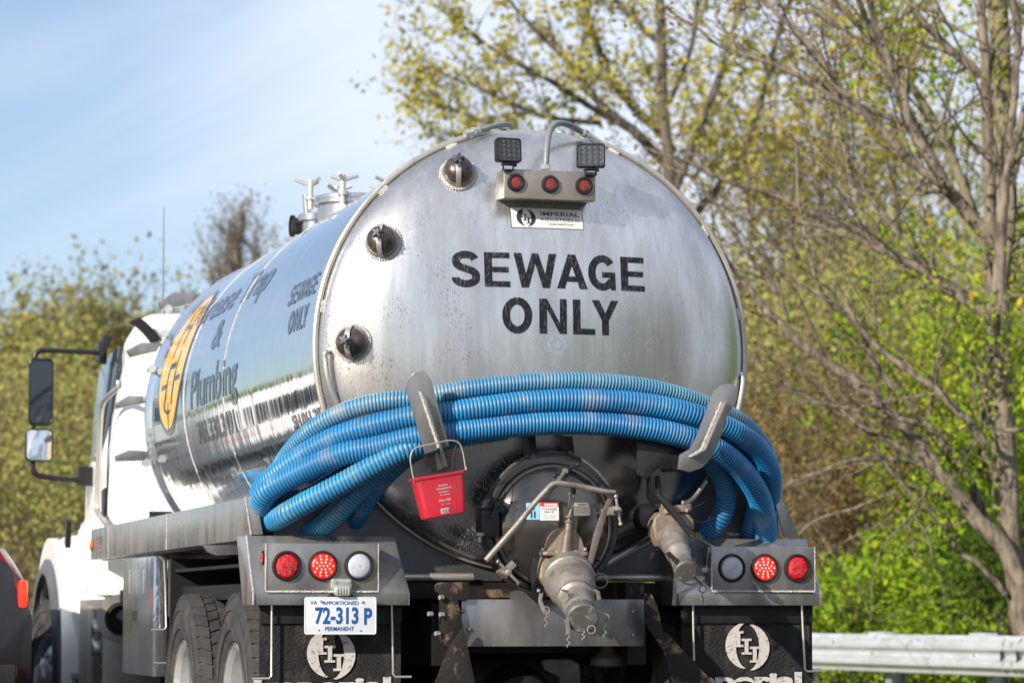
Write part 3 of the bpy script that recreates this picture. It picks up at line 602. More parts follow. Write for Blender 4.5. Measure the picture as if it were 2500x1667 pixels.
# cam arms, rings and pins hanging from the coupling
def ring(g, c, r, t=.0018, ax=(0.2, 1, .1)): g.torus(c, ax, r, t, 20, 6)
g = MB()
for pts, yy in (([(770, 1190), (730, 1170), (760, 1195), (850, 1260)], 11.62), ([(560, 1200), (550, 1260), (575, 1330), (600, 1350)], 11.75), ([(980, 1170), (1010, 1190), (1022, 1250), (990, 1270)], 11.68), ([(1020, 1350), (1075, 1370), (1080, 1400), (1070, 1440)], 11.6), ([(760, 1410), (770, 1450), (775, 1500), (770, 1530)], 11.57)):
    g.loft([[W('b5', x, y, Y=yy)+Vector((s*.008, t*.003, s*.002)) for s, t in ((-1, -1), (1, -1), (1, 1), (-1, 1))] for x, y in pts])
g.build('cam_arm', mAluV, vv, bevel=.001)
g = MB()
for x, y, r_, yy in ((598, 1335, .014, 11.72), (735, 1225, .017, 11.62), (960, 1490, .016, 11.56), (820, 1275, .014, 11.58), (1075, 1390, .012, 11.6), (1030, 1100, .030, 11.95)): ring(g, W('b5', x, y, Y=yy), r_)
for x, y, yy, L2 in ((598, 1370, 11.72, .05), (775, 1530, 11.57, .05), (897, 1500, 11.55, .035), (1066, 1440, 11.6, .055)):
    p = W('b5', x, y, Y=yy); g.tube([p+Vector((.006*math.sin(k*1.5), 0, -L2*k/8)) for k in range(9)], .0016, 6, smooth=3)
g.build('pin_ring', mStrap, vv)
# lever linkage
g = MB(); P_ = [(1150, 395), (1080, 392), (960, 370), (850, 347), (740, 330), (680, 325), (640, 342), (600, 382), (510, 480), (380, 640), (250, 790), (118, 940)]
g.tube([W('b5', x, y, Y=11.82) for x, y in P_], [.008, .011]+[.0125]*10, 14, smooth=4); lev = g.build('lever', mAluV, truck)
g = MB(); g.tube([W('b5', 690, 318, Y=11.85), W('b5', 750, 225, Y=11.93)], .009, 10); g.lathe([(0, -.006), (.011, -.006), (.011, .01), (0, .01)], W('b5', 752, 226, Y=11.92), (0, 1, 0), 14); g.build('pivot_link', mAluV, lev)
g = MB(); P_ = [W('b5', 1132, 400, Y=11.84), W('b5', 1060, 560, Y=11.86), W('b5', 1010, 720, Y=11.88), W('b5', 945, 980, Y=11.90)]
g.loft([[p+Vector((s*w_, t*.004, s*.3*w_)) for s, t in ((-1, -1), (1, -1), (1, 1), (-1, 1))] for p, w_ in zip(P_, (.013, .013, .017, .012))]); g.cyl(P_[0]-Vector((0, .012, 0)), P_[0]+Vector((0, .012, 0)), .010, 6); g.build('link_bar', mAluV, lev, bevel=.002)
g = MB(); g.tube([W('b5', 815, 400, Y=11.84), W('b5', 815, 355, Y=11.82)], .012, 10); g.build('lever_clevis', mDark, lev)

# small discharge valve on the right
mNk = mDark
SA = W('c4', 235, 400, Y=12.04); SB = W('c4', 378, 745, Y=11.70); ax = (SB-SA).normalized(); L_ = (SB-SA).length
g = MB(); g.lathe([(.05, -.22), (.062, -.20), (.062, -.06)], SA, Vector((.15, -1, -.2)), 32); g.build('valve_neck', mNk, truck)
g = MB(); g.lathe([(.03, -.02), (.052, .0), (.056, .05), (.056, .10), (.062, .105), (.064, .125), (.058, .135), (.055, .19), (.048, .21), (.048, .225), (.052, .23), (.052, .25), (.044, .26), (.044, L_-.03)], SA, ax, 48); sv = g.build('side_valve', mAluV, truck, smooth=40)
g = MB(); g.lathe([(.044, L_-.04), (.047, L_-.035), (.047, L_-.005), (.042, L_), (0, L_+.001)], SA, ax, 40); g.build('end_cap', mCapEnd, sv, smooth=40)
g = MB(); g.prism([W('c4', x, y, Y=11.94) for x, y in ((150, 350), (190, 300), (400, 315), (440, 360), (445, 420), (410, 470), (300, 440), (250, 450), (190, 560), (150, 480), (135, 400))], (0, .09, 0)); g.build('valve_body', mValve, sv, bevel=.012, segs=3)
g = MB(); c = W('c4', 300, 280, Y=11.97); g.loft([[c+Vector((x, y, z+.12*x)) for x, y in rrect(-.062, -.04, .062, .04, .015)] for z in (-.016, .016)]); g.build('bonnet', mValve, sv, bevel=.006, segs=3)
g = MB(); g.tube([W('c4', 162, 165, Y=11.90), W('c4', 215, 220, Y=11.89), W('c4', 420, 475, Y=11.86)], [.015, .016, .013], 14); g.build('handle', mPlas, sv)
g = MB(); p = W('c4', 425, 470, Y=11.86); g.cyl(p-Vector((0, .015, 0)), p+Vector((0, .02, 0)), .013, 12); g.build('handle_pin', mRust, sv)
g = MB()
for x, y in ((355, 240), (385, 300), (205, 260)): p = W('c4', x, y, Y=11.93); g.cyl(p, p+Vector((0, 0, .012)), .006, 6)
g.build('bolt', mZinc, sv)
g = MB(); ring(g, W('c4', 503, 870, Y=11.66), .0145, .0024); P_ = [(440, 780), (470, 810), (500, 845)]
g.tube([W('c4', x, y, Y=11.68) for x, y in P_], .005, 8); g.tube([W('c4', x, y, Y=11.66) for x, y in ((503, 895), (497, 920), (508, 945), (500, 985))], .0022, 6, smooth=4)
for i in range(14):
    t = i/13; x = 355+ (460-355)*t; y = 820+18*math.sin(t*3.1); ring(g, W('c4', x, y, Y=11.68), .0035, .0011, (1, .3 if i % 2 else 2, .5))
for i in range(14):
    t = i/13; ring(g, W('c4', 435+45*t, 640+150*t, Y=11.67), .0035, .0011, (1, .3 if i % 2 else 2, .5))
g.build('pin_chain', mRust, sv)
g = MB(); g.loft([[W('c4', x, y, Y=11.78)+Vector((s*.008, t*.003, s*.006)) for s, t in ((-1, -1), (1, -1), (1, 1), (-1, 1))] for x, y in ((185, 565), (140, 590), (125, 640))]); g.loft([[W('c4', x, y, Y=11.70)+Vector((s*.008, t*.003, s*.006)) for s, t in ((-1, -1), (1, -1), (1, 1), (-1, 1))] for x, y in ((240, 600), (280, 640), (330, 690))]); g.build('cam_arm', mRust, sv)
# pipes in the shade beside it
for pts, r_, m_ in (([(1060, 978), (1240, 880), (1460, 765)], .017, mAluD), ([(1090, 800), (1240, 730), (1380, 668)], .012, mDark)):
    g = MB(); g.tube([W('b5', x, y, Y=12.28) for x, y in pts], r_, 12); g.build('drain_pipe', m_, truck)
g = MB(); g.tube([W('c4', x, y, Y=12.1) for x, y in ((350, 240), (400, 225), (450, 180), (530, 70))], .010, 10, smooth=5); g.build('vent_pipe', mAluD, truck)
g = MB(); g.tube([W('c4', x, y, Y=12.15) for x, y in ((400, 285), (500, 240), (590, 180))], .0035, 6, smooth=5); g.tube([W('c4', x, y, Y=12.15) for x, y in ((430, 375), (510, 375), (590, 345))], .0035, 6, smooth=5); g.build('cable', mRub, truck)
g = MB(); g.prism([W('c4', x, y, Y=12.1) for x, y in ((165, 30), (182, 30), (205, 150), (195, 240), (165, 180))], (0, .15, 0)); g.build('valve_gusset', mDark, truck, bevel=.002)

# hose hooks
g = MB(); YH = 11.90
pp = [W('c3', x, y, Y=YH) for x, y in ((80, 90), (98, 48), (132, 15), (183, 12), (212, 60), (301, 385), (180, 425))]
g.prism(pp, (0, .009, 0)); hk = g.build('hose_hook', mAluD, truck, bevel=.002)
t0, t1 = W('c3', 155, 112, Y=YH), W('c3', 280, 488, Y=YH)
def fin(t0, t1, wd=.008, out=.03):
    g = MB(); a = t0+Vector((0, -.002, 0)); b = t0.lerp(t1, .15)+Vector((0, -out, 0)); c = t1+Vector((0, -out*.6, 0)); d = t1+Vector((.02, .30, -.01)); e = t0.lerp(t1, .80)+Vector((.02, .32, 0)); f = t0.lerp(t1, .80)
    g.prism([a, b, c, d, e, f], (wd, 0, 0)); return g
fin(t0, t1).build('hook_rib', mAluD, hk, bevel=.001)
g = MB(); g.tube([t0.lerp(t1, k/20)+Vector((-.003, -.004, 0)) for k in range(16)], [.004, .006]*8, 8); g.build('weld_bead', mWeld, hk)
g = MB(); pp = [W('c3', x, y, Y=YH) for x, y in ((1622, 110), (1650, 85), (1692, 72), (1742, 92), (1738, 150), (1690, 232), (1642, 380), (1612, 440), (1560, 495), (1500, 515), (1440, 500), (1450, 428), (1500, 400), (1530, 345))]
g.prism(pp, (0, .009, 0)); hk = g.build('hose_hook', mAluD, truck, bevel=.002)
t0, t1 = W('c3', 1662, 165, Y=YH), W('c3', 1560, 405, Y=YH)
g = MB(); c = W('c3', 1500, 440, Y=YH); P_ = [t0, t1, c]
g.loft([[p+Vector((0, -.001, 0)), p+Vector((.004, -.034, 0)), p+Vector((.010, -.034, 0)), p+Vector((.010, -.001, 0))] for p in P_]); g.build('hook_rib', mAluD, hk, bevel=.001)
g = MB(); g.tube([t0.lerp(t1, k/15)+Vector((-.004, -.004, 0)) for k in range(16)]+[t1.lerp(c, k/5)+Vector((-.004, -.004, 0)) for k in range(1, 6)], [.004, .006]*10+[.004], 8); g.build('weld_bead', mWeld, hk)
g = MB(); g.prism([W('c3', x, y, Y=12.05) for x, y in ((1240, 345), (1238, 525), (1285, 552), (1340, 500), (1460, 500), (1530, 480), (1500, 400), (1400, 380))], (0, .012, 0))
g.prism([W('c3', x, y, Y=11.91) for x, y in ((1460, 430), (1530, 440), (1540, 500), (1470, 500))], (0, .3, 0)); g.build('hook_bracket', mDark, hk, bevel=.002)
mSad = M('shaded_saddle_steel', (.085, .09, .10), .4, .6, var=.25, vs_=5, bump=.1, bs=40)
# saddle, sub-frame and pipes behind the valves
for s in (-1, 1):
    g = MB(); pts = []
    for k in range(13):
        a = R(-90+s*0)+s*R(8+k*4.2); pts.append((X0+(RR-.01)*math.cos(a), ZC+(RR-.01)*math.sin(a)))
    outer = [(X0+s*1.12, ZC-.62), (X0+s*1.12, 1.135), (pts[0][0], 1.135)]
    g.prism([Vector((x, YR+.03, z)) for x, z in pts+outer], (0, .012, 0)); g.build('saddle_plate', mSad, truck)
for s in (-1, 1):
    g = MB(); g.tube([(X0+s*.27, YR-.01, 1.150), (X0+s*.80, YR-.01, 1.150)], .017, 12); g.build('saddle_tube', mSteel, truck)
g = MB(); g.bx(X0-1.1, X0+1.1, 12.46, 17.3, 1.06, 1.128); g.build('subframe', mFrame, truck)

# tail-light boxes
XT = 3.453
iT = W('c2', 1250, 480, Y=12.36); iB = W('c2', 1355, 905, Y=12.20); zT = W('c2', 700, 479, Y=12.36).z; zF = W('c2', 700, 897, Y=12.20).z; zL = W('c2', 700, 990, Y=12.20).z
XL = 2.222
def tailbox(s):
    mx_ = lambda x: XT+s*(XT-x) if s > 0 else x
    g = MB(); mxx = (lambda x: x) if s < 0 else (lambda x: 2*XT-x)
    secs = []
    for x_t, x_b in ((XL, XL+.0), (iT.x, iB.x)):
        secs.append([Vector((mxx(x_t), 12.66, zT)), Vector((mxx(x_t), 12.36, zT)), Vector((mxx(x_b), 12.20, zF)), Vector((mxx(x_b), 12.20, zL)), Vector((mxx(x_b), 12.29, zL)), Vector((mxx(x_b), 12.29, zL+.012)), Vector((mxx(x_b), 12.215, zL+.012)), Vector((mxx(x_b), 12.215, zF)), Vector((mxx(x_t), 12.372, zT-.012)), Vector((mxx(x_t), 12.66, zT-.012))])
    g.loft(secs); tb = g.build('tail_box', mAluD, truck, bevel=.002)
    g = MB(); x_ = mxx(XL-.003); g.prism([Vector((x_, 12.375, zT)), Vector((x_, 12.195, zF)), Vector((x_, 12.195, zL)), Vector((x_, 12.44, zL)), Vector((x_, 12.60, zT))], (.006*(1 if s < 0 else -1), 0, 0)); g.build('end_plate', mAlu, tb, bevel=.001)
    g = MB(); xi = lambda t: mxx(iT.x+(iB.x-iT.x)*t)
    g.prism([Vector((xi(0), 12.375, zT)), Vector((xi(1), 12.20, zF)), Vector((xi(1), 12.20, zL)), Vector((xi(1), 12.5, zL)), Vector((xi(0), 12.6, zT))], (.006, 0, 0)); g.build('end_plate', mAluD, tb)
    return tb
tbL, tbR = tailbox(-1), tailbox(1)
YP = 12.193
def panel(tb, cN, x0, x1, y0, y1, s):
    a = W(cN, x0, y1, Y=YP); b = W(cN, x1, y0, Y=YP); g = MB()
    zt_ = b.z; yt = 12.2+(12.36-12.2)*(zt_-zF)/(zT-zF)
    g.loft([[Vector((x, YP, a.z)), Vector((x, YP, zt_)), Vector((x, yt+.004, zt_)), Vector((x, 12.205, a.z))] for x in (a.x, b.x)])
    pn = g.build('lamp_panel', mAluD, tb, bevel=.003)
    g = MB()
    P_ = [Vector((a.x+(b.x-a.x)*k/60, YP-.001, a.z-.002)) for k in range(61)]; g.tube(P_, [.0035, .0055]*30+[.0035], 8)
    P_ = [Vector(((a.x if s < 0 else a.x)-.001, YP-.001+0*k, a.z+(b.z-a.z)*k/24)) for k in range(25)]; g.tube(P_, [.003, .0045]*12+[.003], 8)
    P_ = [Vector((b.x+.001, YP+.002, a.z+(b.z-a.z)*k/24)) for k in range(25)]; g.tube(P_, [.0025, .0035]*12+[.0025], 8)
    g.build('weld_bead', mWeld, tb); return a, b
pa, pb = panel(tbL, 'c2', 300, 1133, 535, 886, -1); qa, qb = panel(tbR, 'c4', 572, 1330, 560, 884, 1)
for a_, b_ in ((Vector((XL-.003, 12.37, zT)), Vector((XL-.003, 12.197, zF))), (Vector((XL-.003, 12.197, zF)), Vector((XL-.003, 12.197, zL)))):
    g = MB(); g.tube([a_.lerp(b_, k/24) for k in range(25)], [.003, .0048]*12+[.003], 8); g.build('weld_bead', mWeld, tbL)
def lamp(tb, c, kind, r=.0625):
    g = MB(); g.lathe([(r*.80, .001), (r*.82, .010), (r*.88, .015), (r*.97, .013), (r, .006), (r, 0)], c, (0, -1, 0), 48)
    if kind == 'lit': nm, m_ = 'brake_light', mRedLit
    elif kind == 'red': nm, m_ = 'tail_light', mRedL
    else: nm, m_ = 'reverse_light', mClear
    g2 = MB(); g2.lathe([(r*.815, .003), (r*.79, .009), (r*.60, .014), (r*.3, .0165), (0, .017)], c, (0, -1, 0), 40); L = g2.build(nm, m_, truck, smooth=60)
    g.build('grommet', mRub, L)
    def pt(x, z, up=.0): q = math.hypot(x, z)/r; return Vector((c.x+x, c.y-np.interp(q, [0, .3, .6, .79], [.017, .0165, .014, .009])-up, c.z+z))
    if kind == 'lit':
        led = [(0, 0)]+[(.26*math.cos(R(60*i)), .26*math.sin(R(60*i))) for i in range(6)]+[(.46*math.cos(R(45*i+20)), .46*math.sin(R(45*i+20))) for i in range(8)]+[(.66*math.cos(R(36*i)), .66*math.sin(R(36*i))) for i in range(10)]
        for x, z in led:
            p = pt(x*r, z*r); g3 = MB(); g3.lathe([(.0030, 0), (.0024, .0012), (0, .0016)], p, (0, -1, 0), 10); g3.mi = 1; g3.lathe([(.0048, .0002), (.0030, .0006)], p, (0, -1, 0), 12)
            g3.build('led', [mLed, mLedR], L)
    elif kind == 'red':
        for i in range(6):
            a = R(60*i+15)
            g3 = MB(); p = pt(.3*r*math.cos(a), .3*r*math.sin(a)); g3.lathe([(.0085, 0), (.007, .0012), (.003, .0004), (0, .001)], p, (0, -1, 0), 14); g3.build('led_cup', mRedL, L)
    else:
        g3 = MB()
        for k in range(-5, 6):
            w_ = math.sqrt(max(0, .7**2-(k*.125)**2))*r
            g3.tube([pt(t*w_, k*.125*r, -.0006) for t in np.linspace(-1, 1, 9)], .0009, 5)
            g3.tube([pt(k*.125*r, t*w_, -.0006) for t in np.linspace(-1, 1, 9)], .0009, 5)
        g3.build('lens_ribs', mClear, L); g4 = MB(); g4.lathe([(.004, 0), (0, .002)], pt(0, 0), (0, -1, 0), 10); g4.build('bulb', M('bulb', (.5, .4, .1), .2, .4), L)
    return L
for x, k in ((455, 'red'), (722, 'lit'), (990, 'clear')): lamp(tbL, W('c2', x, 700, Y=YP), k)
for x, k in ((716, 'clear'), (959, 'lit'), (1202, 'red')): lamp(tbR, W('c4', x, 716, Y=YP), k, .061)
# side marker in the left end of the lamp box
g = MB(); c = Vector((pa.x-.001, 12.25, W('c2', 270, 640, Y=12.25).z)); g.lathe([(.030, 0), (.030, .005), (.024, .007)], c, (-1, 0, 0), 28); sm = g.build('side_marker', mRub, truck)
g = MB(); g.lathe([(.024, .004), (.018, .010), (0, .012)], c, (-1, 0, 0), 24); g.build('red_lens', mRedL, sm)
# number plate, its lamp and bracket
g = MB(); a = W('c2', 585, 1208, Y=12.165); b = W('c2', 1121, 930, Y=12.165); pw, ph_ = b.x-a.x, b.z-a.z
oc = rrect(0, 0, pw, ph_, .010)
g.loft([[Vector((a.x+x, y, a.z+z)) for x, z in oc] for y in (12.168, 12.165)]); pl_ = g.build('number_plate', mPlate, truck, bevel=.0006)
g = MB(); oc2 = rrect(.003, .003, pw-.003, ph_-.003, .008); oc3 = rrect(.006, .006, pw-.006, ph_-.006, .006)
n = len(oc2); g.add([Vector((a.x+x, 12.1635, a.z+z)) for x, z in oc2]+[Vector((a.x+x, 12.1646, a.z+z)) for x, z in oc3], [(i, (i+1) % n, n+(i+1) % n, n+i) for i in range(n)]); g.build('embossed_edge', mPlate, pl_)
def pm(off): return lambda u_, v_: Vector((a.x+u_*pw, 12.165-off, a.z+v_*ph_))
def txt(parent, body, x, y, h, wd, m_, bold=.02, dep=.0014, name='lettering', shear=0):
    V, Fc = text_mb(body, h*ph_, wd*pw, bold=bold, shear=shear); g = MB(); f = lambda p, q, o_: Vector((a.x+x*pw+p, 12.165-o_, a.z+y*ph_+q))
    g.add([f(p, q, dep) for p, q in V], Fc); g.build(name, m_, parent, smooth=0, double=False)
txt(pl_, '72-313', .145, .30, .42, .60, mBlueT, .03); txt(pl_, 'P', .825, .28, .42, .11, mBlueT, .035)
txt(pl_, 'VA', .075, .80, .10, .10, mBlueT, .015); txt(pl_, 'APPORTIONED', .25, .79, .10, .50, mBlueT, .015); txt(pl_, 'PERMANENT', .285, .10, .11, .40, mBlueT, .015)
g = MB()
for x, z in ((.225, .885), (.80, .87)): g.lathe([(0, .006), (.006, .005), (.007, 0)], Vector((a.x+x*pw, 12.165, a.z+z*ph_)), (0, -1, 0), 12)
g.build('plate_screw', mZinc, pl_)
g = MB()
for x, z in ((.205, .11), (.785, .09)): g.lathe([(0, .0006), (.0035, .0005)], Vector((a.x+x*pw, 12.165, a.z+z*ph_)), (0, -1, 0), 12)
g.build('plate_hole', mInk, pl_)
g = MB(); g.bx(a.x+pw*.3, a.x+pw*.7, 12.17, 12.2, a.z+ph_*.6, zL+.02); g.build('plate_bracket', mFrame, truck)
c = W('c2', 862, 835, Y=12.17); g = MB()
g.loft([[Vector((c.x+x*s, y, c.z+z*s)) for x, z in rrect(-.044, -.022, .044, .022, .008)] for s, y in ((1, 12.193), (1, 12.175), (.92, 12.168))])
g.loft([[Vector((c.x+x*s, y, c.z-.028+z*s)) for x, z in rrect(-.036, -.020, .036, .020, .015)] for s, y in ((1, 12.19), (1, 12.150), (.85, 12.142))])
for k in range(5): g.box((c.x-.024+.012*k, 12.143, c.z-.028), (.004, .012, .034))
pla = g.build('plate_lamp', mZinc, truck, bevel=.002)
g = MB()
for s in (-1, 1): g.cyl((c.x+s*.030, 12.169, c.z+.012), (c.x+s*.030, 12.160, c.z+.012), .007, 12)
g.build('screw', mZinc, pla)
g = MB(); g.prism([Vector((c.x+x, 12.165, z)) for x, z in ((-.02, c.z-.03), (.02, c.z-.03), (.06, a.z+ph_+.002), (-.06, a.z+ph_+.002))], (0, .025, 0)); g.build('lamp_base', mFrame, pla)

# mudflaps
def flap(cN, xa, xb, lx, ly, lr, s, tx0, tx1, ty):
    Yf = 12.27; a = W(cN, xa, 1000, Y=Yf); b = W(cN, xb, 1000, Y=Yf); g = MB(); nx, nz = 26, 34; zt_, zb_ = 1.05, .40
    wav = lambda x, z: .006*math.sin(x*16+z*5)*(zt_-z)
    f = [Vector((a.x+(b.x-a.x)*i/nx, Yf+wav(a.x+(b.x-a.x)*i/nx, zt_+(zb_-zt_)*j/nz), zt_+(zb_-zt_)*j/nz)) for i in range(nx+1) for j in range(nz+1)]
    m = nz+1; N_ = len(f); fs = [(i*m+j, i*m+j+1, (i+1)*m+j+1, (i+1)*m+j) for i in range(nx) for j in range(nz)]
    g.add(f+[p+Vector((0, .010, 0)) for p in f], fs+[tuple(N_+k for k in reversed(q)) for q in fs])
    fl = g.build('mudflap', mFlap, truck, smooth=60)
    g = MB(); g.bx(a.x, b.x, Yf-.012, Yf-.004, .955, 1.03); g.build('clamp_strip', mFrame, fl, bevel=.002)
    Cc = W(cN, lx, ly, Y=Yf-.004); mp = lambda p, q: Vector((Cc.x+p, Yf-.0075+wav(Cc.x+p, Cc.z+q), Cc.z+q)); mp2 = lambda p, q: mp(p, q)-Vector((0, .001, 0)); mp3 = lambda p, q: mp(p, q)-Vector((0, .002, 0))
    g = MB(); emblem(g, mp, lr); g.build('emblem_ring', mWhtR, fl, smooth=0, double=False)
    g = MB(); emblem_letters(g, mp2, lr); g.build('emblem_letters', mWhtR, fl, smooth=0, double=False)
    t0 = W(cN, tx0, ty, Y=Yf-.004); t1 = W(cN, tx1, ty, Y=Yf-.004)
    V, Fc = text_mb('Imperial', .062, t1.x-t0.x, bold=.05); g = MB(); g.add([Vector((t0.x+p, Yf-.0075+wav(t0.x+p, t0.z+q), t0.z-.064+q)) for p, q in V], Fc); g.build('lettering', mWhtR, fl, smooth=0, double=False)
    return fl
flap('c2', 258, 1300, 783, 1352, .102, -1, 210, 1225, 1528); flap('c4', 345, 1310, 832, 1296, .100, 1, 300, 1235, 1490)
for cN, pts in (('c2', [(345, 985), (343, 1300), (343, 1510), (325, 1533), (200, 1535)]), ('c2', [(1232, 985), (1240, 1300), (1243, 1500), (1260, 1520), (1378, 1520)]), ('c4', [(430, 990), (434, 1250), (437, 1400)]), ('c4', [(1235, 990), (1250, 1300), (1258, 1460), (1275, 1480), (1380, 1480)])):
    g = MB(); g.tube([W(cN, x, y, Y=12.235) for x, y in pts], .0048, 10); g.build('flap_rod', mZinc, truck)

# tray side walls and floor
def rail(s):
    mxx = (lambda x: x) if s < 0 else (lambda x: 2*XT-x)
    g = MB(); x_ = 2.25; z0, z1 = 1.306, 1.482
    g.loft([[Vector((mxx(x_), y, z0)), Vector((mxx(x_), y, z1)), Vector((mxx(x_+.05), y, z1)), Vector((mxx(x_+.05), y, z1-.008)), Vector((mxx(x_+.008), y, z1-.008)), Vector((mxx(x_+.008), y, z0+.008)), Vector((mxx(x_+.07), y, z0+.008)), Vector((mxx(x_+.07), y, z0))] for y in (12.62, 17.64)])
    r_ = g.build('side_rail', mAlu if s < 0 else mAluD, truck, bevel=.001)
    g = MB(); g.bx(mxx(x_+.06), mxx(3.0), 12.66, 17.6, z0-.006, z0+.002); g.build('tray_floor', mAluD, r_)
    for y in (14.75, 16.9):
        g = MB(); g.bx(mxx(x_-.002), mxx(x_+.001), y-.004, y+.004, z0, z1+.002); g.build('weld_seam', mWeld, r_)
    return r_
rl = rail(-1); rr_ = rail(1)
g = MB(); pts = [W('c2', x, y, Y=12.37) for x, y in ((148, 188), (226, 184), (280, 466), (192, 470))]
g.prism(pts, (0, .008, 0)); g.build('corner_plate', mAlu, rl, bevel=.001)
g = MB(); a = pts[0]; b = pts[3]; g.prism([a, b, Vector((2.25, 12.63, 1.306)), Vector((2.25, 12.63, 1.482))], (.008, .002, 0)); g.build('corner_plate', mAlu, rl, bevel=.001)
g = MB(); g.tube([pts[0].lerp(pts[3], k/24)+Vector((-.001, -.002, 0)) for k in range(25)], [.003, .0045]*12+[.003], 8); g.build('weld_bead', mWeld, rl)
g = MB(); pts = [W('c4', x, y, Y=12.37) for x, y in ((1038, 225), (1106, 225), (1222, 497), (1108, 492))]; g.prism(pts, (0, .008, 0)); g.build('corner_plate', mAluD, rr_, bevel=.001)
g = MB(); p = W('c1', 365, 1022, X=2.247); g.lathe([(.034, 0), (.034, .008), (.026, .012), (0, .016)], p, (-1, 0, 0), 24); g.build('amber_marker', M('amber_lens', (.45, .12, .02), .25), rl)
g = MB(); p0 = W('c1', 378, 1055, X=2.247); p1 = W('c1', 405, 988, X=2.247)
for q in (0, 1, 2): g.bx(2.2455, 2.2475, p1.y, p1.y+.004, p0.z, p1.z) if q == 0 else g.bx(2.2455, 2.2475, p0.y-.004, p0.y, p0.z, p1.z) if q == 1 else (g.bx(2.2455, 2.2475, p1.y, p0.y, p1.z-.004, p1.z), g.bx(2.2455, 2.2475, p1.y, p0.y, p0.z, p0.z+.004), g.bx(2.2455, 2.2475, p1.y+.06, p0.y-.06, p0.z+.03, p0.z+.034), g.bx(2.2455, 2.2475, p1.y+.06, p0.y-.06, p0.z+.05, p0.z+.09))
g.build('data_plate', mAluD, rl)
g = MB(); g.prism([W('c1', x, y, Y=12.9) for x, y in ((805, 1022), (965, 1020), (965, 1058), (855, 1062), (822, 1048))], (0, .05, 0)); g.build('rail_bracket', mAluD, rl)

# hitch plate, brackets and chassis
a = W('c3', 385, 1385, Y=12.2); b = W('c3', 1273, 1150, Y=12.2)
g = MB(); g.bx(a.x-.02, b.x, 12.20, 12.212, a.z, b.z); g.bx(a.x-.02, b.x, 12.21, 12.28, b.z-.01, b.z); hp = g.build('hitch_plate', mAluD, truck, bevel=.002)
g = MB()
for x, y in ((366, 1208), (1218, 1212), (1218, 1330), (400, 1300)): g.lathe([(0, .012), (.008, .010), (.011, .003), (.011, 0)], W('c3', x, y, Y=12.2), (0, -1, 0), 16)
g.build('bolt', mAluD, hp)
g = MB(); g.prism([W('c3', x, y, Y=12.26) for x, y in ((605, 1112), (625, 1105), (760, 1108), (760, 1150), (605, 1150))], (0, .01, 0)); g.build('inner_bracket', mAluD, hp)
g = MB(); g.prism([W('c3', x, y, Y=12.3) for x, y in ((484, 1100), (600, 1098), (600, 1140), (500, 1142))], (0, .2, 0)); g.build('frame_end', mRust, truck); g = MB(); g.prism([W('c3', x, y, Y=12.25) for x, y in ((1180, 1062), (1272, 1066), (1272, 1150), (1180, 1150))], (0, .3, 0)); g.build('frame_end', mRust, truck)
g = MB(); g.prism([W('c3', x, y, Y=12.17) for x, y in ((240, 1080), (255, 1065), (400, 1062), (400, 1150), (345, 1155), (372, 1290), (330, 1390), (285, 1390), (262, 1350), (262, 1130), (240, 1110))], (0, .05, 0)); fb = g.build('frame_bracket', mRust, truck, bevel=.004)
g = MB()
for x, y in ((270, 1140), (272, 1225), (250, 1320), (215, 1222)): p = W('c3', x, y, Y=12.16); g.cyl(p, p+Vector((-.018, -.008, 0)), .010, 6)
g.build('bolt', mZinc, fb)
g = MB(); g.prism([W('c3', x, y, Y=12.13) for x, y in ((372, 1288), (395, 1395), (440, 1620), (210, 1620), (300, 1392))], (0, .02, 0)); g.build('tow_gusset', mRust, truck, bevel=.003)
g = MB(); g.prism([W('c3', x, y, Y=12.10) for x, y in ((1282, 1120), (1310, 1122), (1340, 1180), (1368, 1310), (1395, 1320), (1500, 1440), (1680, 1620), (1420, 1620), (1370, 1400), (1282, 1270))], (0, .03, 0)); g.build('tow_gusset', mRust, truck, bevel=.004)
g = MB()
for s in (-1, 1):
    x = X0+s*.43; g.bx(x-.04, x+.04, 12.35, 21.4, .78, 1.04)
for y in (12.9, 14.3, 16.2, 18.5, 20.6): g.bx(X0-.45, X0+.45, y-.06, y+.06, .82, .98)
g.build('chassis_rail', mFrame, truck)
for y in (12.8, 14.2, 19.72):
    g = MB(); g.cyl((X0-1.0, y, .59), (X0+1.0, y, .59), .07); g.lathe([(.0, -.22), (.14, -.18), (.20, 0), (.14, .18), (0, .22)], (X0, y, .59), (0, 1, 0), 20) if y < 19 else None
    g.build('axle', mFrame, truck)
g = MB(); g.bx(X0-.30, X0+.35, 12.9, 14.1, .28, .42); g.cyl((X0-.3, 12.9, .70), (X0+.3, 12.9, .70), .14); g.cyl((X0+.25, 12.5, .56), (X0+.25, 12.6, .56), .09); g.build('spring_pack', mFrame, truck)
p = W('c3', 1095, 1420, Y=12.5); g = MB(); g.lathe([(0, .03), (.03, .03), (.045, .0), (.075, -.02), (.08, -.05), (0, -.06)], p, (0, 0, 1), 20); g.build('air_chamber', M('dull_casting', (.10, .09, .08), .6, .3, var=.3, vs_=20), truck)
for q in ((2.32, 4.60, 15.05, 15.08, .45, 1.27), (2.34, 3.0, 12.5, 15.05, 1.20, 1.215), (3.9, 4.6, 12.5, 15.05, 1.20, 1.215), (2.6, 4.3, 17.2, 17.23, .3, 1.2)): g = MB(); g.bx(*q); g.build('wheel_guard', mFrame, truck)

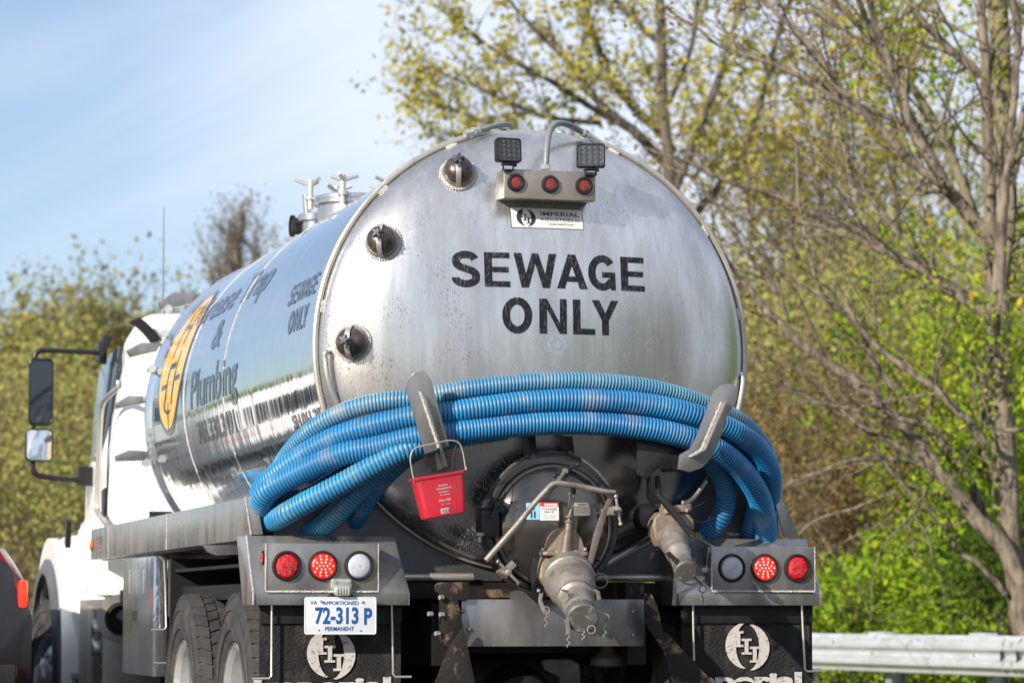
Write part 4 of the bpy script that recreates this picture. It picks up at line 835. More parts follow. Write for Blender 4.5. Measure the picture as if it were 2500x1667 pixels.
# wheels
def tyre_mesh():
    g = MB(); Ro = .512
    g.lathe([(.285, .02), (.30, .0), (.34, -.008), (.40, -.012), (.455, -.006), (.485, .006), (.500, .022), (.503, .03), (.503, .25), (.500, .258), (.485, .274), (.44, .290), (.36, .288), (.30, .28), (.285, .26)], (0, 0, 0), (1, 0, 0), 72)
    for k in (.345, .43): g.lathe([(k-.004, -.0105), (k, -.016), (k+.004, -.0105)], (0, 0, 0), (1, 0, 0), 72)
    nb = 46
    for i in range(nb):
        for j, (xa, xb, off) in enumerate(((.004, .062, 0), (.070, .115, .5), (.122, .158, 0), (.165, .210, .5), (.218, .276, 0))):
            a = 2*math.pi*(i+off)/nb; da = math.pi/nb*.86; sk = .16*da if j % 2 else -.16*da
            rr_o = Ro; pts = []
            for r_ in (.495, rr_o):
                for (x, s_) in ((xa, -1), (xb, -1), (xb, 1), (xa, 1)):
                    aa = a+da*s_+(sk if x == xa else -sk)*2; rq = r_-(.010 if (j == 0 and x == xa) or (j == 4 and x == xb) else 0); pts.append((x, rq*math.cos(aa), rq*math.sin(aa)))
            g.add(pts, [(0, 1, 2, 3), (7, 6, 5, 4), (0, 4, 5, 1), (1, 5, 6, 2), (2, 6, 7, 3), (3, 7, 4, 0)])
    return g
def rim_mesh(front=False):
    g = MB()
    if front: g.lathe([(.288, .0), (.290, .006), (.28, .012), (.262, .03), (.258, .06), (.24, .07), (.20, .03), (.16, .015), (.13, .012), (.125, -.02), (.09, -.035), (.085, -.06), (0, -.065)], (0, 0, 0), (1, 0, 0), 60)
    else: g.lathe([(.288, .0), (.290, .006), (.28, .012), (.264, .03), (.260, .10), (.235, .15), (.18, .165), (.145, .165), (.14, .16), (.11, .16), (.105, .09), (.095, .06), (0, .055)], (0, 0, 0), (1, 0, 0), 60)
    return g
tm = rm = fm = None
def wheel(xf, y, s=-1, front=False, visible=True):
    """xf outer face x; s=-1 left side"""
    global tm, rm, fm
    if tm is None:
        t_ = tyre_mesh().build('tyre', mTyre, None, smooth=40); tm = t_.data; bpy.data.objects.remove(t_)
        t_ = rim_mesh().build('wheel', mRim, None); rm = t_.data; bpy.data.objects.remove(t_)
        t_ = rim_mesh(True).build('wheel', mRim, None); fm = t_.data; bpy.data.objects.remove(t_)
    o = bpy.data.objects.new('wheel', fm if front else rm); COL.objects.link(o); o.parent = truck; o.location = Vector((xf, y, GZ+.512))-truck.location
    o.rotation_euler = (random.random()*3, 0, 0 if s < 0 else math.pi)
    t = bpy.data.objects.new('tyre', tm); COL.objects.link(t); t.parent = o
    g = MB(); xh = .012 if front else .160
    for i in range(10): a = 2*math.pi*i/10; g.cyl((xh+.002, .143*math.cos(a), .143*math.sin(a)), (xh-.028, .143*math.cos(a), .143*math.sin(a)), .014, 6)
    q = g.build('lug_nuts', mStrap, None); q.parent = o
    g = MB()
    for i in range(5):
        a = 2*math.pi*i/5; xx = (.028 if front else .160); g.lathe([(0, -.001), (.030, -.0012)], (xx-.003, .203*math.cos(a), .203*math.sin(a)), (1, 0, 0), 16)
    q = g.build('hand_holes', mFrame, None); q.parent = o; return o
for y in (12.83, 14.22):
    wheel(2.25, y); wheel(2.57, y); wheel(2*XT-2.25, y, 1); wheel(2*XT-2.57, y, 1)
wl_ = wheel(2.24, 19.72, -1, True); wl_.rotation_euler = (1.0, 0, R(11)); wl_ = wheel(2*XT-2.24, 19.72, 1, True); wl_.rotation_euler = (1.0, 0, math.pi+R(11))

# polished quarter guard and its rod
g = MB(); pts = [W('c1', x, y, X=2.25) for x, y in ((489, 1077), (606, 1064), (604, 1536), (486, 1526))]
y0, y1 = min(p.y for p in pts), max(p.y for p in pts); z1_, z0_ = 1.285, pts[3].z
g.bx(2.25, 2.32, y0, y1, z0_, z1_); qg = g.build('quarter_guard', mPol, truck, bevel=.006)
g = MB(); g.bx(2.325, 2.40, y0-.0, y0+.02, z0_+.3, z1_); g.build('guard_flange', mAluD, qg)
for x in (515, 570):
    g = MB(); p = W('c1', x, 1118, X=2.248); q = W('c1', x-3, 1215, X=2.248); g.loft([[Vector((2.2475, p.y+dy, zz)) for dy in (-.012, .012)]+[Vector((2.243, p.y+dy, zz)) for dy in (.012, -.012)] for zz in (q.z, p.z)]); g.build('latch', mSteel, qg, bevel=.002)
g = MB(); p = W('c1', 538, 1320, X=2.247); q = W('c1', 525, 1280, X=2.247); g.bx(2.2455, 2.249, p.y, q.y, p.z, q.z); g.build('label_plate', mInk, qg)
g = MB(); g.tube([W('c1', x, y, Y=y0-.1) for x, y in ((630, 1065), (650, 1085), (655, 1200), (658, 1345), (650, 1356), (600, 1357))], .005, 8); g.tube([W('c1', x, y, Y=y0-.1) for x, y in ((608, 1488), (665, 1488))], .005, 8); g.build('guard_rod', mZinc, truck)
# stainless pump cabinet with round port
ya = W('c1', 408, 1235, X=2.30).y; yb = W('c1', 316, 1235, X=2.30).y
g = MB(); g.bx(2.30, 2.95, ya, yb, .28, 1.078); cab_ = g.build('pump_cabinet', mBar, truck, bevel=.006)
g = MB()
for k in range(9):
    for yy in (ya+.05, yb-.05): g.lathe([(0, .006), (.009, .003), (.009, 0)], (2.30, yy, .35+.085*k), (-1, 0, 0), 10)
    
g.build('rivets', mZinc, cab_)
for zz in (W('c1', 378, 1350, X=2.28).z, W('c1', 378, 1425, X=2.28).z):
    g = MB(); yy = W('c1', 378, 1350, X=2.28).y; g.lathe([(.05, 0), (.05, .03), (.045, .04), (.02, .045), (0, .045)], (2.30, yy, zz), (-1, 0, 0), 24); g.build('gauge', mZinc, cab_)
p0 = W('c1', 345, 1568, X=2.297); p1 = W('c1', 375, 1262, X=2.297); g = MB(); g.bx(2.294, 2.298, p1.y, p0.y, .5, p1.z); g.build('access_door', mSteel, cab_, bevel=.002)
c = W('c1', 478, 1312, Y=ya-.002); g = MB(); g.lathe([(.14, 0), (.14, .006), (.095, .008), (.095, 0)], c, (0, -1, 0), 32); g.build('port_ring', mSteel, cab_)
g = MB(); g.lathe([(.095, .004), (.095, .03), (.075, .035), (.07, .01), (0, .01)], c, (0, -1, 0), 32); g.build('port_seal', mRub, cab_)
g = MB(); g.lathe([(0, .014), (.055, .012), (.06, .0), ], W('c1', 366, 1205, X=2.5), (0, 0, 1), 16); g.build('brass_valve', M('brass', (.45, .28, .12), .4, .8), cab_)

# front step brackets and ladder lugs on the tank
for P4 in (((505, 250), (520, 278), (640, 250), (648, 222), (560, 220)), ((458, 462), (462, 482), (575, 460), (590, 432), (510, 430)), ((458, 668), (462, 690), (590, 688), (600, 650), (510, 645)), ((630, 60), (640, 90), (705, 78), (790, 60), (800, 28), (690, 22))):
    pts = [W('c1', x, y, Y=17.44) for x, y in P4]; g = MB(); g.prism(pts, (0, .07, 0)); g.build('step_bracket', mAluD, truck, bevel=.004)
for x, y in ((590, 330), (600, 560), (655, 95), (640, 190), (570, 700)):
    p = W('c1', x, y, Y=17.38); g = MB(); g.cyl(p, p+Vector((-.0, -.10, 0)), .018, 12); g.cyl(p-Vector((0, .1, 0)), p-Vector((0, .12, 0)), .026, 6); g.build('bracket_pin', mZinc, truck)

# top manway and vents
c = W('c5', 1335, 248, Y=16.0); g = MB(); g.lathe([(.19, -.25), (.19, -.02), (.215, -.018), (.215, .0), (.22, .004), (.22, .022), (.20, .03), (0, .045)], c, (0, 0, 1), 48); tmw = g.build('top_manway', mAlu, truck)
g = MB()
for k in range(5):
    a = 2*math.pi*k/5+.5; p = c+Vector((.23*math.cos(a), .23*math.sin(a), -.02)); g.cyl(p-Vector((0, 0, .02)), p+Vector((0, 0, .14)), .015, 10)
    for q in range(3):
        b = a+2*math.pi*q/3; d_ = Vector((math.cos(b), math.sin(b), .35)); g.tube([p+Vector((0, 0, .11)), p+Vector((0, 0, .11))+d_*.085], .011, 8)
    g.lathe([(.03, 0), (.03, .02), (.012, .03)], p+Vector((0, 0, .03)), (0, 0, 1), 12)
g.build('wing_bolts', mZinc, tmw)
c = W('c5', 1105, 345, Y=16.5); g = MB(); g.lathe([(.08, -.25), (.08, -.02), (.105, -.02), (.105, .015), (.07, .025), (0, .03)], c, (0, 0, 1), 28); g.cyl(c+Vector((-.05, 0, .0)), c+Vector((-.06, 0, .13)), .022); g.cyl(c+Vector((.02, 0, .0)), c+Vector((.03, 0, .10)), .02)
vt = g.build('vent_stack', mAlu, truck)
c = W('c5', 1040, 400, Y=16.6); g = MB(); g.cyl(c-Vector((.08, 0, 0)), c+Vector((.15, 0, .0)), .048, 24); g.lathe([(.062, -.02), (.062, .0), (.05, .0)], c-Vector((.07, 0, 0)), (1, 0, 0), 24); g.build('relief_valve', mPlas, vt)
g = MB(); g.cyl(c+Vector((-.03, 0, 0)), c+Vector((.0, 0, 0)), .054, 24); g.build('gasket', mGreen, vt)
g = MB(); g.cyl(c+Vector((.0, 0, 0)), c+Vector((.2, 0, 0)), .046, 24); g.build('vent_cap', mWhite, vt)

# lettering on the tank's left side
def sm_(Y0, th0): return lambda a_, b_, l=0.0: Vector((X0-(RR+.0022+l)*math.cos(R(th0)+b_/RR), Y0-a_, ZC+(RR+.0022+l)*math.sin(R(th0)+b_/RR)))
def side(body, Ys, Ye, th, th2, bold=.02, drop=0):
    f = sm_(Ys, th); g = MB(); lay(g, text_mb(body, (th2-th)*math.pi/180*RR, Ys-Ye, bold=bold, cut=.04), lambda a_, b_: f(a_, b_)); g.build('lettering', mBlkG, truck, smooth=0, double=False)
side('Grease Trap', 16.35, 14.15, 26.5, 37.5, .02); side('&', 15.33, 15.05, 13.5, 23); side('Plumbing', 15.78, 14.38, -3.2, 8.5, .02); side('703.330.3491', 15.66, 14.53, -15, -8.3, .03)
side('Diplomat Dr. #101, Manassas, VA 2011', 16.62, 13.35, -26.6, -21.6, .03); side('SH.061.203', 13.18, 12.50, -19.3, -15.6, .03)
g = MB(); word(g, 'SEWAGE', .100, 0, 0, sm_(13.28, 14.8), .62); word(g, 'ONLY', .105, 0, 0, sm_(13.14, 6.2), .42); g.build('lettering', mBlkG, truck, smooth=0, double=False)
# orange oval mark with dark strokes
cY, cT, hY, hT = 16.55, 17.4, .425, 25.2
def ov(u_, v_, l): th = R(cT+v_*hT); return Vector((X0-(RR+.002+l)*math.cos(th), cY-u_*hY, ZC+(RR+.002+l)*math.sin(th)))
def disc(g, s, l, n=44, rings=(0, .35, .7, 1.0)):
    for r0, r1 in zip(rings[:-1], rings[1:]): g.add([ov(r_*s*math.cos(2*math.pi*j/n), r_*s*math.sin(2*math.pi*j/n), l) for r_ in (r0, r1) for j in range(n)], [(j, (j+1) % n, n+(j+1) % n, n+j) for j in range(n)])
g = MB(); disc(g, 1.06, 0); bdg = g.build('badge', mBlkG, truck, smooth=0, double=False)
g = MB(); disc(g, .97, .0008); g.build('orange_monogram', mOr, bdg, smooth=0, double=False)
g = MB()
for x0_, y0_, x1_, y1_ in ((-.34, -.72, -.22, -.10), (-.34, .0, -.22, .78), (.22, -.66, .34, .06), (.20, .16, .32, .80), (-.06, -.99, .02, -.62), (-.22, -.16, .22, -.08), (-.10, .40, .20, .47), (-.70, -.42, -.34, -.35), (.30, -.36, .78, -.29)):
    g.add([ov(x+.10*(y-y0_), y, .0014) for y in np.linspace(y0_, y1_, 8) for x in (x0_, x1_)], [(2*k, 2*k+1, 2*k+3, 2*k+2) for k in range(7)])
g.build('monogram_strokes', mBlkG, bdg, smooth=0, double=False)

# ------------------------------------------------------------------ cab
def csec(y, wb, wt, z0, z1, zs, r=.16, n=6):
    """half widths at bottom/top, bottom z, top z, shoulder z"""
    pts = [(-wb, z0), (-wb-.01, (z0+zs)/2), (-wb, zs)]
    cx_, cz_ = -wt+r, z1-r
    pts += [(cx_-r*math.cos(R(90*i/n)), cz_+r*math.sin(R(90*i/n))) for i in range(n+1)]
    pts = pts+[(0, z1+.02)]
    pts += [(-x, z) for x, z in reversed(pts[:-1])]
    return [Vector((X0+x, y, z)) for x, z in pts]
g = MB(); g.loft([csec(17.92, .93, .80, 1.25, 2.68, 2.0, .18), csec(17.98, .99, .86, 1.2, 2.76, 2.0, .18), csec(18.5, 1.0, .88, 1.15, 2.84, 2.0), csec(18.95, 1.0, .87, 1.12, 2.80, 2.0), csec(19.25, 1.0, .85, 1.1, 2.66, 2.0), csec(19.75, .99, .93, 1.1, 2.2, 1.9, .1), csec(19.95, .95, .9, 1.1, 1.95, 1.6, .1)])
cb = g.build('cab', mWhite, truck, smooth=50)
g = MB(); g.loft([csec(19.7, .96, .80, 1.1, 1.98, 1.6, .15), csec(20.6, .80, .70, 1.05, 1.85, 1.5, .2), csec(21.5, .72, .62, 1.0, 1.62, 1.4, .2), csec(21.75, .62, .5, .95, 1.4, 1.3, .2)]); g.build('hood', mWhite, truck, smooth=60)
def cabx(z): return X0-np.interp(z, [1.1, 1.6, 2.0, 2.68], [1.0, 1.01, 1.0, .885])
def cabpoly(name, m_, pts, off=.004, parent=cb, depth=.02):
    P_ = []
    for x, y in pts:
        X = 2.5
        for _ in range(6): p = W('c1', x, y, X=X); X = float(cabx(p.z))-off
        P_.append(p)
    gg = MB(); gg.prism(P_, (depth, 0, 0)); return gg.build(name, m_, parent, bevel=.003)
cabpoly('door_window', mGlass, ((474, 238), (462, 330), (444, 483), (400, 657), (378, 690), (360, 690), (370, 522), (394, 330), (438, 262)))
cabpoly('window_bar', mPlas, ((436, 300), (446, 285), (428, 420), (398, 620), (392, 620), (416, 440)), .012)
cabpoly('door_handle', mPlas, ((400, 805), (414, 795), (414, 900), (402, 935)), .012)
g = MB(); 
for pts in ([(478, 235), (480, 330), (452, 430), (430, 640), (424, 940)],): 
    P_ = []
    for x, y in pts:
        X = 2.5
        for _ in range(6): p = W('c1', x, y, X=X); X = float(cabx(p.z))-.001
        P_.append(p)
    g.tube(P_, .006, 6, smooth=4)
g.build('door_seam', mPlas, cb)
g = MB(); P_ = [W('c1', x, y, X=2.40) for x, y in ((470, 372), (468, 398), (445, 418), (412, 452), (400, 500), (392, 650), (384, 860), (392, 900), (422, 942))]; g.tube(P_, .017, 12, smooth=4); g.build('grab_handle', mSteel, cb)
g = MB(); P_ = []
for x, y in ((530, 130), (560, 150), (590, 180), (618, 215)): P_.append(W('c1', x, y, Y=17.93))
g.loft([[p+Vector((sx*.028, sy, sx*.014)) for sx, sy in ((-1, -.012), (1, -.012), (1, .03), (-1, .03))] for p in spline(P_, 4)]); g.build('roof_seal', mPlas, cb, bevel=.003)
g = MB(); g.bx(X0-.85, X0+.85, 17.885, 17.935, 1.55, 1.60); g.bx(X0-.4, X0+.4, 17.90, 17.935, 2.1, 2.5); g.build('rear_window', mGlass, cb)
g = MB(); p = W('c1', 418, 235, Y=19.3); g.prism([W('c1', x, y, Y=19.3) for x, y in ((400, 225), (415, 190), (450, 195), (425, 240), (412, 290), (395, 285))], (0, .25, 0)); g.build('sun_visor', mPlas, cb, bevel=.01)
g = MB(); P_ = [W('b4', 1248, 1212, Y=18.5), W('b4', 1255, 490, Y=18.5)]; g.tube(P_, [.006, .003], 6); g.cyl(Vector((P_[0].x, 18.5, 2.7)), P_[0], .012, 8); g.build('antenna', mConduit, cb)
# fender, wheel arch and flare
Wc = Vector((2.3, 19.72, GZ+.512)); g = MB(); xs_ = (2.26, 2.62)
def arch(rad, x): return [Vector((x, Wc.y+rad*math.cos(R(a)), Wc.z+rad*math.sin(R(a)))) for a in range(-28, 209, 8)]
inn = arch(.66, 0)
def outer(x): 
    out = []
    for p in inn:
        a = math.atan2(p.z-Wc.z, p.y-Wc.y); r_ = .80+.10*abs(math.sin(a)); yy = Wc.y+r_*math.cos(a); zz = Wc.z+r_*math.sin(a)
        if a > math.pi/2 or a < -math.pi/2: yy = min(yy, Wc.y+r_*math.cos(a))
        out.append(Vector((x, yy, zz)))
    return out
o_in = [Vector((2.245, p.y, p.z)) for p in inn]; o_mid = outer(2.24)
g.loft([[Vector((2.30, p.y, p.z)) for p in inn], o_in, o_mid, outer(2.285), [Vector((2.55, p.y, p.z+.04)) for p in o_mid], [Vector((2.9, p.y, p.z+.10)) for p in o_mid]], closed=False)
g.build('fender', mWhite, truck, smooth=60)
g = MB(); g.loft([csec(19.04, 1.19, 1.08, .45, 1.62, 1.40, .2), csec(18.90, 1.12, 1.02, .45, 1.62, 1.40, .2), csec(18.75, 1.03, .98, .55, 1.60, 1.40, .15), csec(18.45, 1.0, .95, .66, 1.5, 1.3, .1)]); g.build('cowl', mWhite, truck, smooth=60)
g = MB(); g.loft([csec(19.04, 1.19, 1.08, 1.30, 1.62, 1.45, .15), csec(19.7, 1.20, 1.05, 1.38, 1.64, 1.48, .15), csec(20.5, 1.15, .95, 1.25, 1.52, 1.36, .15), csec(21.2, 1.0, .8, 1.0, 1.3, 1.2, .15)]); g.build('fender_top', mWhite, truck, smooth=60)
g = MB(); g.loft([[Vector((2.205, Wc.y+rad*math.cos(R(a)), Wc.z+rad*math.sin(R(a)))) for rad in (.665,)]+[Vector((2.195, Wc.y+.70*math.cos(R(a)), Wc.z+.70*math.sin(R(a)))), Vector((2.225, Wc.y+.765*math.cos(R(a)), Wc.z+.765*math.sin(R(a)))), Vector((2.45, Wc.y+.765*math.cos(R(a)), Wc.z+.765*math.sin(R(a)))), Vector((2.45, Wc.y+.665*math.cos(R(a)), Wc.z+.665*math.sin(R(a))))] for a in range(-30, 212, 6)]); g.build('wheel_arch_flare', mFlare, truck, smooth=50)
g = MB(); g.lathe([(.655, 0), (.655, .5)], (2.28, Wc.y, Wc.z), (1, 0, 0), 40, a0=-math.pi/2-.5, a1=math.pi/2+.5); g.bx(2.72, 2.74, 19.0, 20.5, .6, 1.6); g.build('wheel_well', mFrame, truck)
g = MB(); g.bx(2.30, 2.75, 18.55, 18.95, .33, .38); g.bx(2.30, 2.75, 18.55, 18.95, .60, .63); g.bx(2.75, 2.8, 18.55, 18.95, .30, 1.2); g.build('cab_step', mAluD, truck)
p = W('c1', 270, 975, X=2.24); g = MB(); g.box(p, (.03, .07, .17), Matrix.Rotation(.25, 3, 'X')); g.tube([p+Vector((0, -.02, 0)), W('c1', 312, 955, X=2.27), W('c1', 322, 930, X=2.3)], .006, 6); g.tube([p, W('c1', 230, 1000, X=2.25)], .006, 6); g.build('hood_latch', mPlas, truck, bevel=.008)
g = MB(); g.bx(X0-1.1, X0+1.1, 21.75, 21.95, .45, .8); g.build('front_bumper', mAlu, truck, bevel=.03)
g = MB(); g.bx(X0-.5, X0+.5, 21.70, 21.76, .85, 1.4); g.build('grille', mPlas, truck)
for s in (-1, 1):
    g = MB(); g.lathe([(0, .04), (.09, .03), (.11, 0)], (X0+s*.78, 21.6, 1.05), (0, 1, 0), 20); g.build('headlight', mClear, truck)
g = MB(); g.loft([[Vector((X0+x*f, y, z)) for x in (-1, 1)] for f, y, z in ((.80, 19.29, 2.61), (.84, 19.72, 2.21), (.86, 19.80, 2.10))], closed=False); g.build('windscreen', mGlass, cb)
# door mirror
YM = 19.35
g = MB(); g.tube([W('c1', x, y, Y=YM) for x, y in ((395, 262), (330, 258), (180, 252), (155, 255), (140, 272), (137, 300))], .016, 10, smooth=4)
g.tube([W('c1', x, y, Y=YM) for x, y in ((130, 690), (132, 725), (150, 745), (200, 755), (318, 768))], .017, 10, smooth=4)
p = W('c1', 335, 750, Y=YM); g.box(p, (.09, .08, .12)); p = W('c1', 405, 262, Y=YM); g.box(p, (.05, .08, .14)); g.tube([W('c1', 137, 300, Y=YM), W('c1', 130, 690, Y=YM)], .012, 8)
ma = g.build('mirror_arm', mPlas, truck, bevel=.004)
def mirror(x0, y0, x1, y1, r_, m_, cm, nm):
    a = W('c1', x0, y1, Y=YM-.06); b = W('c1', x1, y0, Y=YM-.06); c = (a+b)/2; hw, hh = (b.x-a.x)/2, (b.z-a.z)/2
    oc = rrect(-hw, -hh, hw, hh, r_, 6); g = MB()
    g.loft([[c+Vector((x*s, y, z*s)) for x, z in oc] for s, y in ((.6, .14), (.9, .10), (1, .04), (1, .0), (.95, -.004), (.90, .004))]); o = g.build(nm, cm, truck, smooth=50)
    g = MB(); g.add([c+Vector((x*.90, .003, z*.93)) for x, z in oc], [tuple(range(len(oc)))]); q = g.build('mirror_glass', m_, o, smooth=0); return c, hw, hh, o
mirror(113, 283, 213, 548, .035, mGlassB, mPlas, 'door_mirror')
mirror(100, 562, 211, 690, .03, mMirr, mPlas, 'spot_mirror')
# kit under the left tray
g = MB(); g.bx(2.34, 2.9, 17.5, 18.5, 1.10, 1.14); g.bx(2.36, 2.75, 17.7, 18.9, 1.14, 1.36); g.build('battery_box', mWhite, truck, bevel=.01)

# ------------------------------------------------------------------ hoses
def hose_material(name, c1, c2, wear):
    m = M(name, c1, .42, 0, spec=.4, coat=.0); t = m.node_tree; b = t.nodes['Principled BSDF']
    at = N(t, 'ShaderNodeAttribute', attribute_name='rib'); tcn = N(t, 'ShaderNodeTexCoord')
    n1 = N(t, 'ShaderNodeTexNoise', i_Scale=5, i_Detail=3); t.links.new(tcn.outputs['Object'], n1.inputs['Vector'])
    m1 = N(t, 'ShaderNodeMapRange'); m1.inputs['From Min'].default_value = .35; m1.inputs['From Max'].default_value = .65; t.links.new(n1.outputs['Fac'], m1.inputs['Value'])
    x1 = N(t, 'ShaderNodeMix', data_type='RGBA'); t.links.new(m1.outputs[0], x1.inputs[0]); x1.inputs[6].default_value = list(c1)+[1]; x1.inputs[7].default_value = list(c2)+[1]
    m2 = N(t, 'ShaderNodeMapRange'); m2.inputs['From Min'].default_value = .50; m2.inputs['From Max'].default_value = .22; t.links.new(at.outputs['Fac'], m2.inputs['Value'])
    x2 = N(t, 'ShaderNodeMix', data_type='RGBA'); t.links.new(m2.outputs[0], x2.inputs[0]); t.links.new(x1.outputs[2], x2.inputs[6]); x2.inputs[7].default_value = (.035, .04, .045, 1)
    n2 = N(t, 'ShaderNodeTexNoise', i_Scale=9, i_Detail=5); t.links.new(tcn.outputs['Object'], n2.inputs['Vector'])
    m3 = N(t, 'ShaderNodeMapRange'); m3.inputs['From Min'].default_value = .54; m3.inputs['From Max'].default_value = .78; m3.inputs['To Max'].default_value = wear; t.links.new(n2.outputs['Fac'], m3.inputs['Value'])
    x3 = N(t, 'ShaderNodeMix', data_type='RGBA'); t.links.new(m3.outputs[0], x3.inputs[0]); t.links.new(x2.outputs[2], x3.inputs[6]); x3.inputs[7].default_value = (.22, .24, .26, 1)
    t.links.new(x3.outputs[2], b.inputs['Base Color']); return m
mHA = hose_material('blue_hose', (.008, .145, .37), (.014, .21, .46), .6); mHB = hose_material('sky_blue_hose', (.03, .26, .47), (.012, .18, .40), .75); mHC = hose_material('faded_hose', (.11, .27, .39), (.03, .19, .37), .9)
PITCHH = .0158
def hose(pts, r, m_, label):
    PITCHH = random.choice((.0148, .0158, .0168, .0175))
    P_ = spline([W(c, x, y, Y=Y_) if c else Vector((x, y, Y_)) for c, x, y, Y_ in pts], 24)
    d = [0]
    for i in range(1, len(P_)): d.append(d[-1]+(P_[i]-P_[i-1]).length)
    n = int(d[-1]/PITCHH*5); ss = np.linspace(0, d[-1], n); A = np.array([tuple(p) for p in P_])
    Q = np.stack([np.interp(ss, d, A[:, k]) for k in range(3)], 1)
    T = np.gradient(Q, axis=0); T /= np.linalg.norm(T, axis=1)[:, None]
    up = np.array([0, -1., 0]); up -= T[0]*up.dot(T[0]); up /= np.linalg.norm(up); m = 20; V = []; rib = []
    for i in range(n):
        up = up-T[i]*up.dot(T[i]); up /= np.linalg.norm(up); q = np.cross(T[i], up)
        for j in range(m):
            a = 2*math.pi*j/m; ph = ss[i]/PITCHH+a/(2*math.pi); f = .5+.5*math.cos(2*math.pi*ph); f = f**.7
            rr_ = r*(.905+.105*f); V.append(Q[i]+(up*math.cos(a)+q*math.sin(a))*rr_); rib.append(f)
    Fs = [(i*m+j, i*m+(j+1) % m, (i+1)*m+(j+1) % m, (i+1)*m+j) for i in range(n-1) for j in range(m)]
    # open, dark mouth at each end
    me = bpy.data.meshes.new('suction_hose'); me.from_pydata([tuple(v) for v in V], [], Fs); me.materials.append(m_)
    at = me.attributes.new('rib', 'FLOAT', 'POINT'); at.data.foreach_set('value', rib)
    me.polygons.foreach_set('use_smooth', [True]*len(me.polygons)); me.update()
    o = bpy.data.objects.new('suction_hose', me); COL.objects.link(o)
    return tag(o, label, 'hose', 'blue hoses hung over the tank end')
v = 'v'
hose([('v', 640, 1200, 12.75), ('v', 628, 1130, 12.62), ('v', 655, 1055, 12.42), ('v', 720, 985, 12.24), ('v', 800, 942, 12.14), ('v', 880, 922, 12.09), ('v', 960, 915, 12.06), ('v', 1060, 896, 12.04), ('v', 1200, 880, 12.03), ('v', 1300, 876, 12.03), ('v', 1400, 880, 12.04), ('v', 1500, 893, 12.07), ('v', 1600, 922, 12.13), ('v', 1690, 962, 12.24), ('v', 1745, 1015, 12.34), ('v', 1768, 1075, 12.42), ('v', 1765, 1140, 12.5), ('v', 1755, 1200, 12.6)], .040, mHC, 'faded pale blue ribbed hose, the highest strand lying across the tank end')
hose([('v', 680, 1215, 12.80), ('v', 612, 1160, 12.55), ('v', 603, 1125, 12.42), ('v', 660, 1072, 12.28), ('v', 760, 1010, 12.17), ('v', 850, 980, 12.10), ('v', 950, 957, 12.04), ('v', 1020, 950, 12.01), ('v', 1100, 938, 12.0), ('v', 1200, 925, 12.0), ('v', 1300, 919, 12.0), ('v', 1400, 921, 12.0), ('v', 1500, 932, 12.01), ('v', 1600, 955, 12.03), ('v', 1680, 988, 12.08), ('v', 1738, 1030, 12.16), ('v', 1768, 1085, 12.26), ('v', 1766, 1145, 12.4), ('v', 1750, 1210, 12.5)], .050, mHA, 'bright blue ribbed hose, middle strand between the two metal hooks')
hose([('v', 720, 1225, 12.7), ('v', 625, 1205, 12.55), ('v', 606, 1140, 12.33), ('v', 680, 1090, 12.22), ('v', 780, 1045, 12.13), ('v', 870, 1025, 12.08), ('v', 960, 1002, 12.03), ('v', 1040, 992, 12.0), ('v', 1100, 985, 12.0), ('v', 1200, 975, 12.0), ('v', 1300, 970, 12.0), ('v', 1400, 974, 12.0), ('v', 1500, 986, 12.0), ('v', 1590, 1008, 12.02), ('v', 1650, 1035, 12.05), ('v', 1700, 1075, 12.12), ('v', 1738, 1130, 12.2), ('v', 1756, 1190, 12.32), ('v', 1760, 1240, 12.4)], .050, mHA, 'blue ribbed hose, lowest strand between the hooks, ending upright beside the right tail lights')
hose([('v', 560, 1215, 12.85), ('v', 635, 1190, 12.36), ('v', 700, 1155, 12.22), ('v', 790, 1108, 12.13), ('v', 870, 1062, 12.07), ('v', 940, 1030, 12.04), ('v', 1040, 1004, 12.05), ('v', 1160, 985, 12.09)], .047, mHB, 'sky blue ribbed hose sweeping down into the left tray corner, nearest the lamps')
hose([('v', 640, 1210, 12.7), ('v', 690, 1155, 12.38), ('v', 780, 1098, 12.27), ('v', 880, 1050, 12.17), ('v', 980, 1010, 12.12), ('v', 1060, 985, 12.12)], .043, mHA, 'shaded blue ribbed hose lying between two others above the left tray')
hose([('v', 690, 1240, 12.55), ('v', 745, 1205, 12.38), ('v', 800, 1150, 12.27), ('v', 860, 1090, 12.18), ('v', 920, 1040, 12.12), ('v', 1000, 1005, 12.12)], .045, mHB, 'blue ribbed hose hanging lowest on the left, behind the lamp box')
hose([('v', 1560, 985, 12.1), ('v', 1610, 1030, 12.14), ('v', 1655, 1085, 12.22), ('v', 1668, 1140, 12.28), ('v', 1655, 1190, 12.33), ('v', 1625, 1225, 12.4)], .045, mHA, 'dark blue ribbed hose curling down in the shade behind the right valve')
hose([('v', 1480, 945, 12.14), ('v', 1560, 962, 12.14), ('v', 1640, 1003, 12.16), ('v', 1698, 1052, 12.22), ('v', 1730, 1108, 12.30), ('v', 1738, 1165, 12.38), ('v', 1722, 1225, 12.46)], .044, mHA, 'blue ribbed hose tucked between its neighbours as they drop behind the right lamps')
hose([('v', 590, 1200, 12.7), ('v', 612, 1150, 12.5), ('v', 668, 1100, 12.36), ('v', 750, 1052, 12.27), ('v', 850, 1012, 12.2), ('v', 940, 985, 12.13), ('v', 1020, 972, 12.1)], .042, mHC, 'faded blue hose showing only in the gaps of the left bundle, under the bright one')
hose([('v', 800, 1230, 12.6), ('v', 830, 1170, 12.42), ('v', 880, 1100, 12.28), ('v', 950, 1040, 12.2), ('v', 1040, 1000, 12.16)], .040, mHA, 'shaded blue hose nearest the red bucket, steepest of the strands on the left')
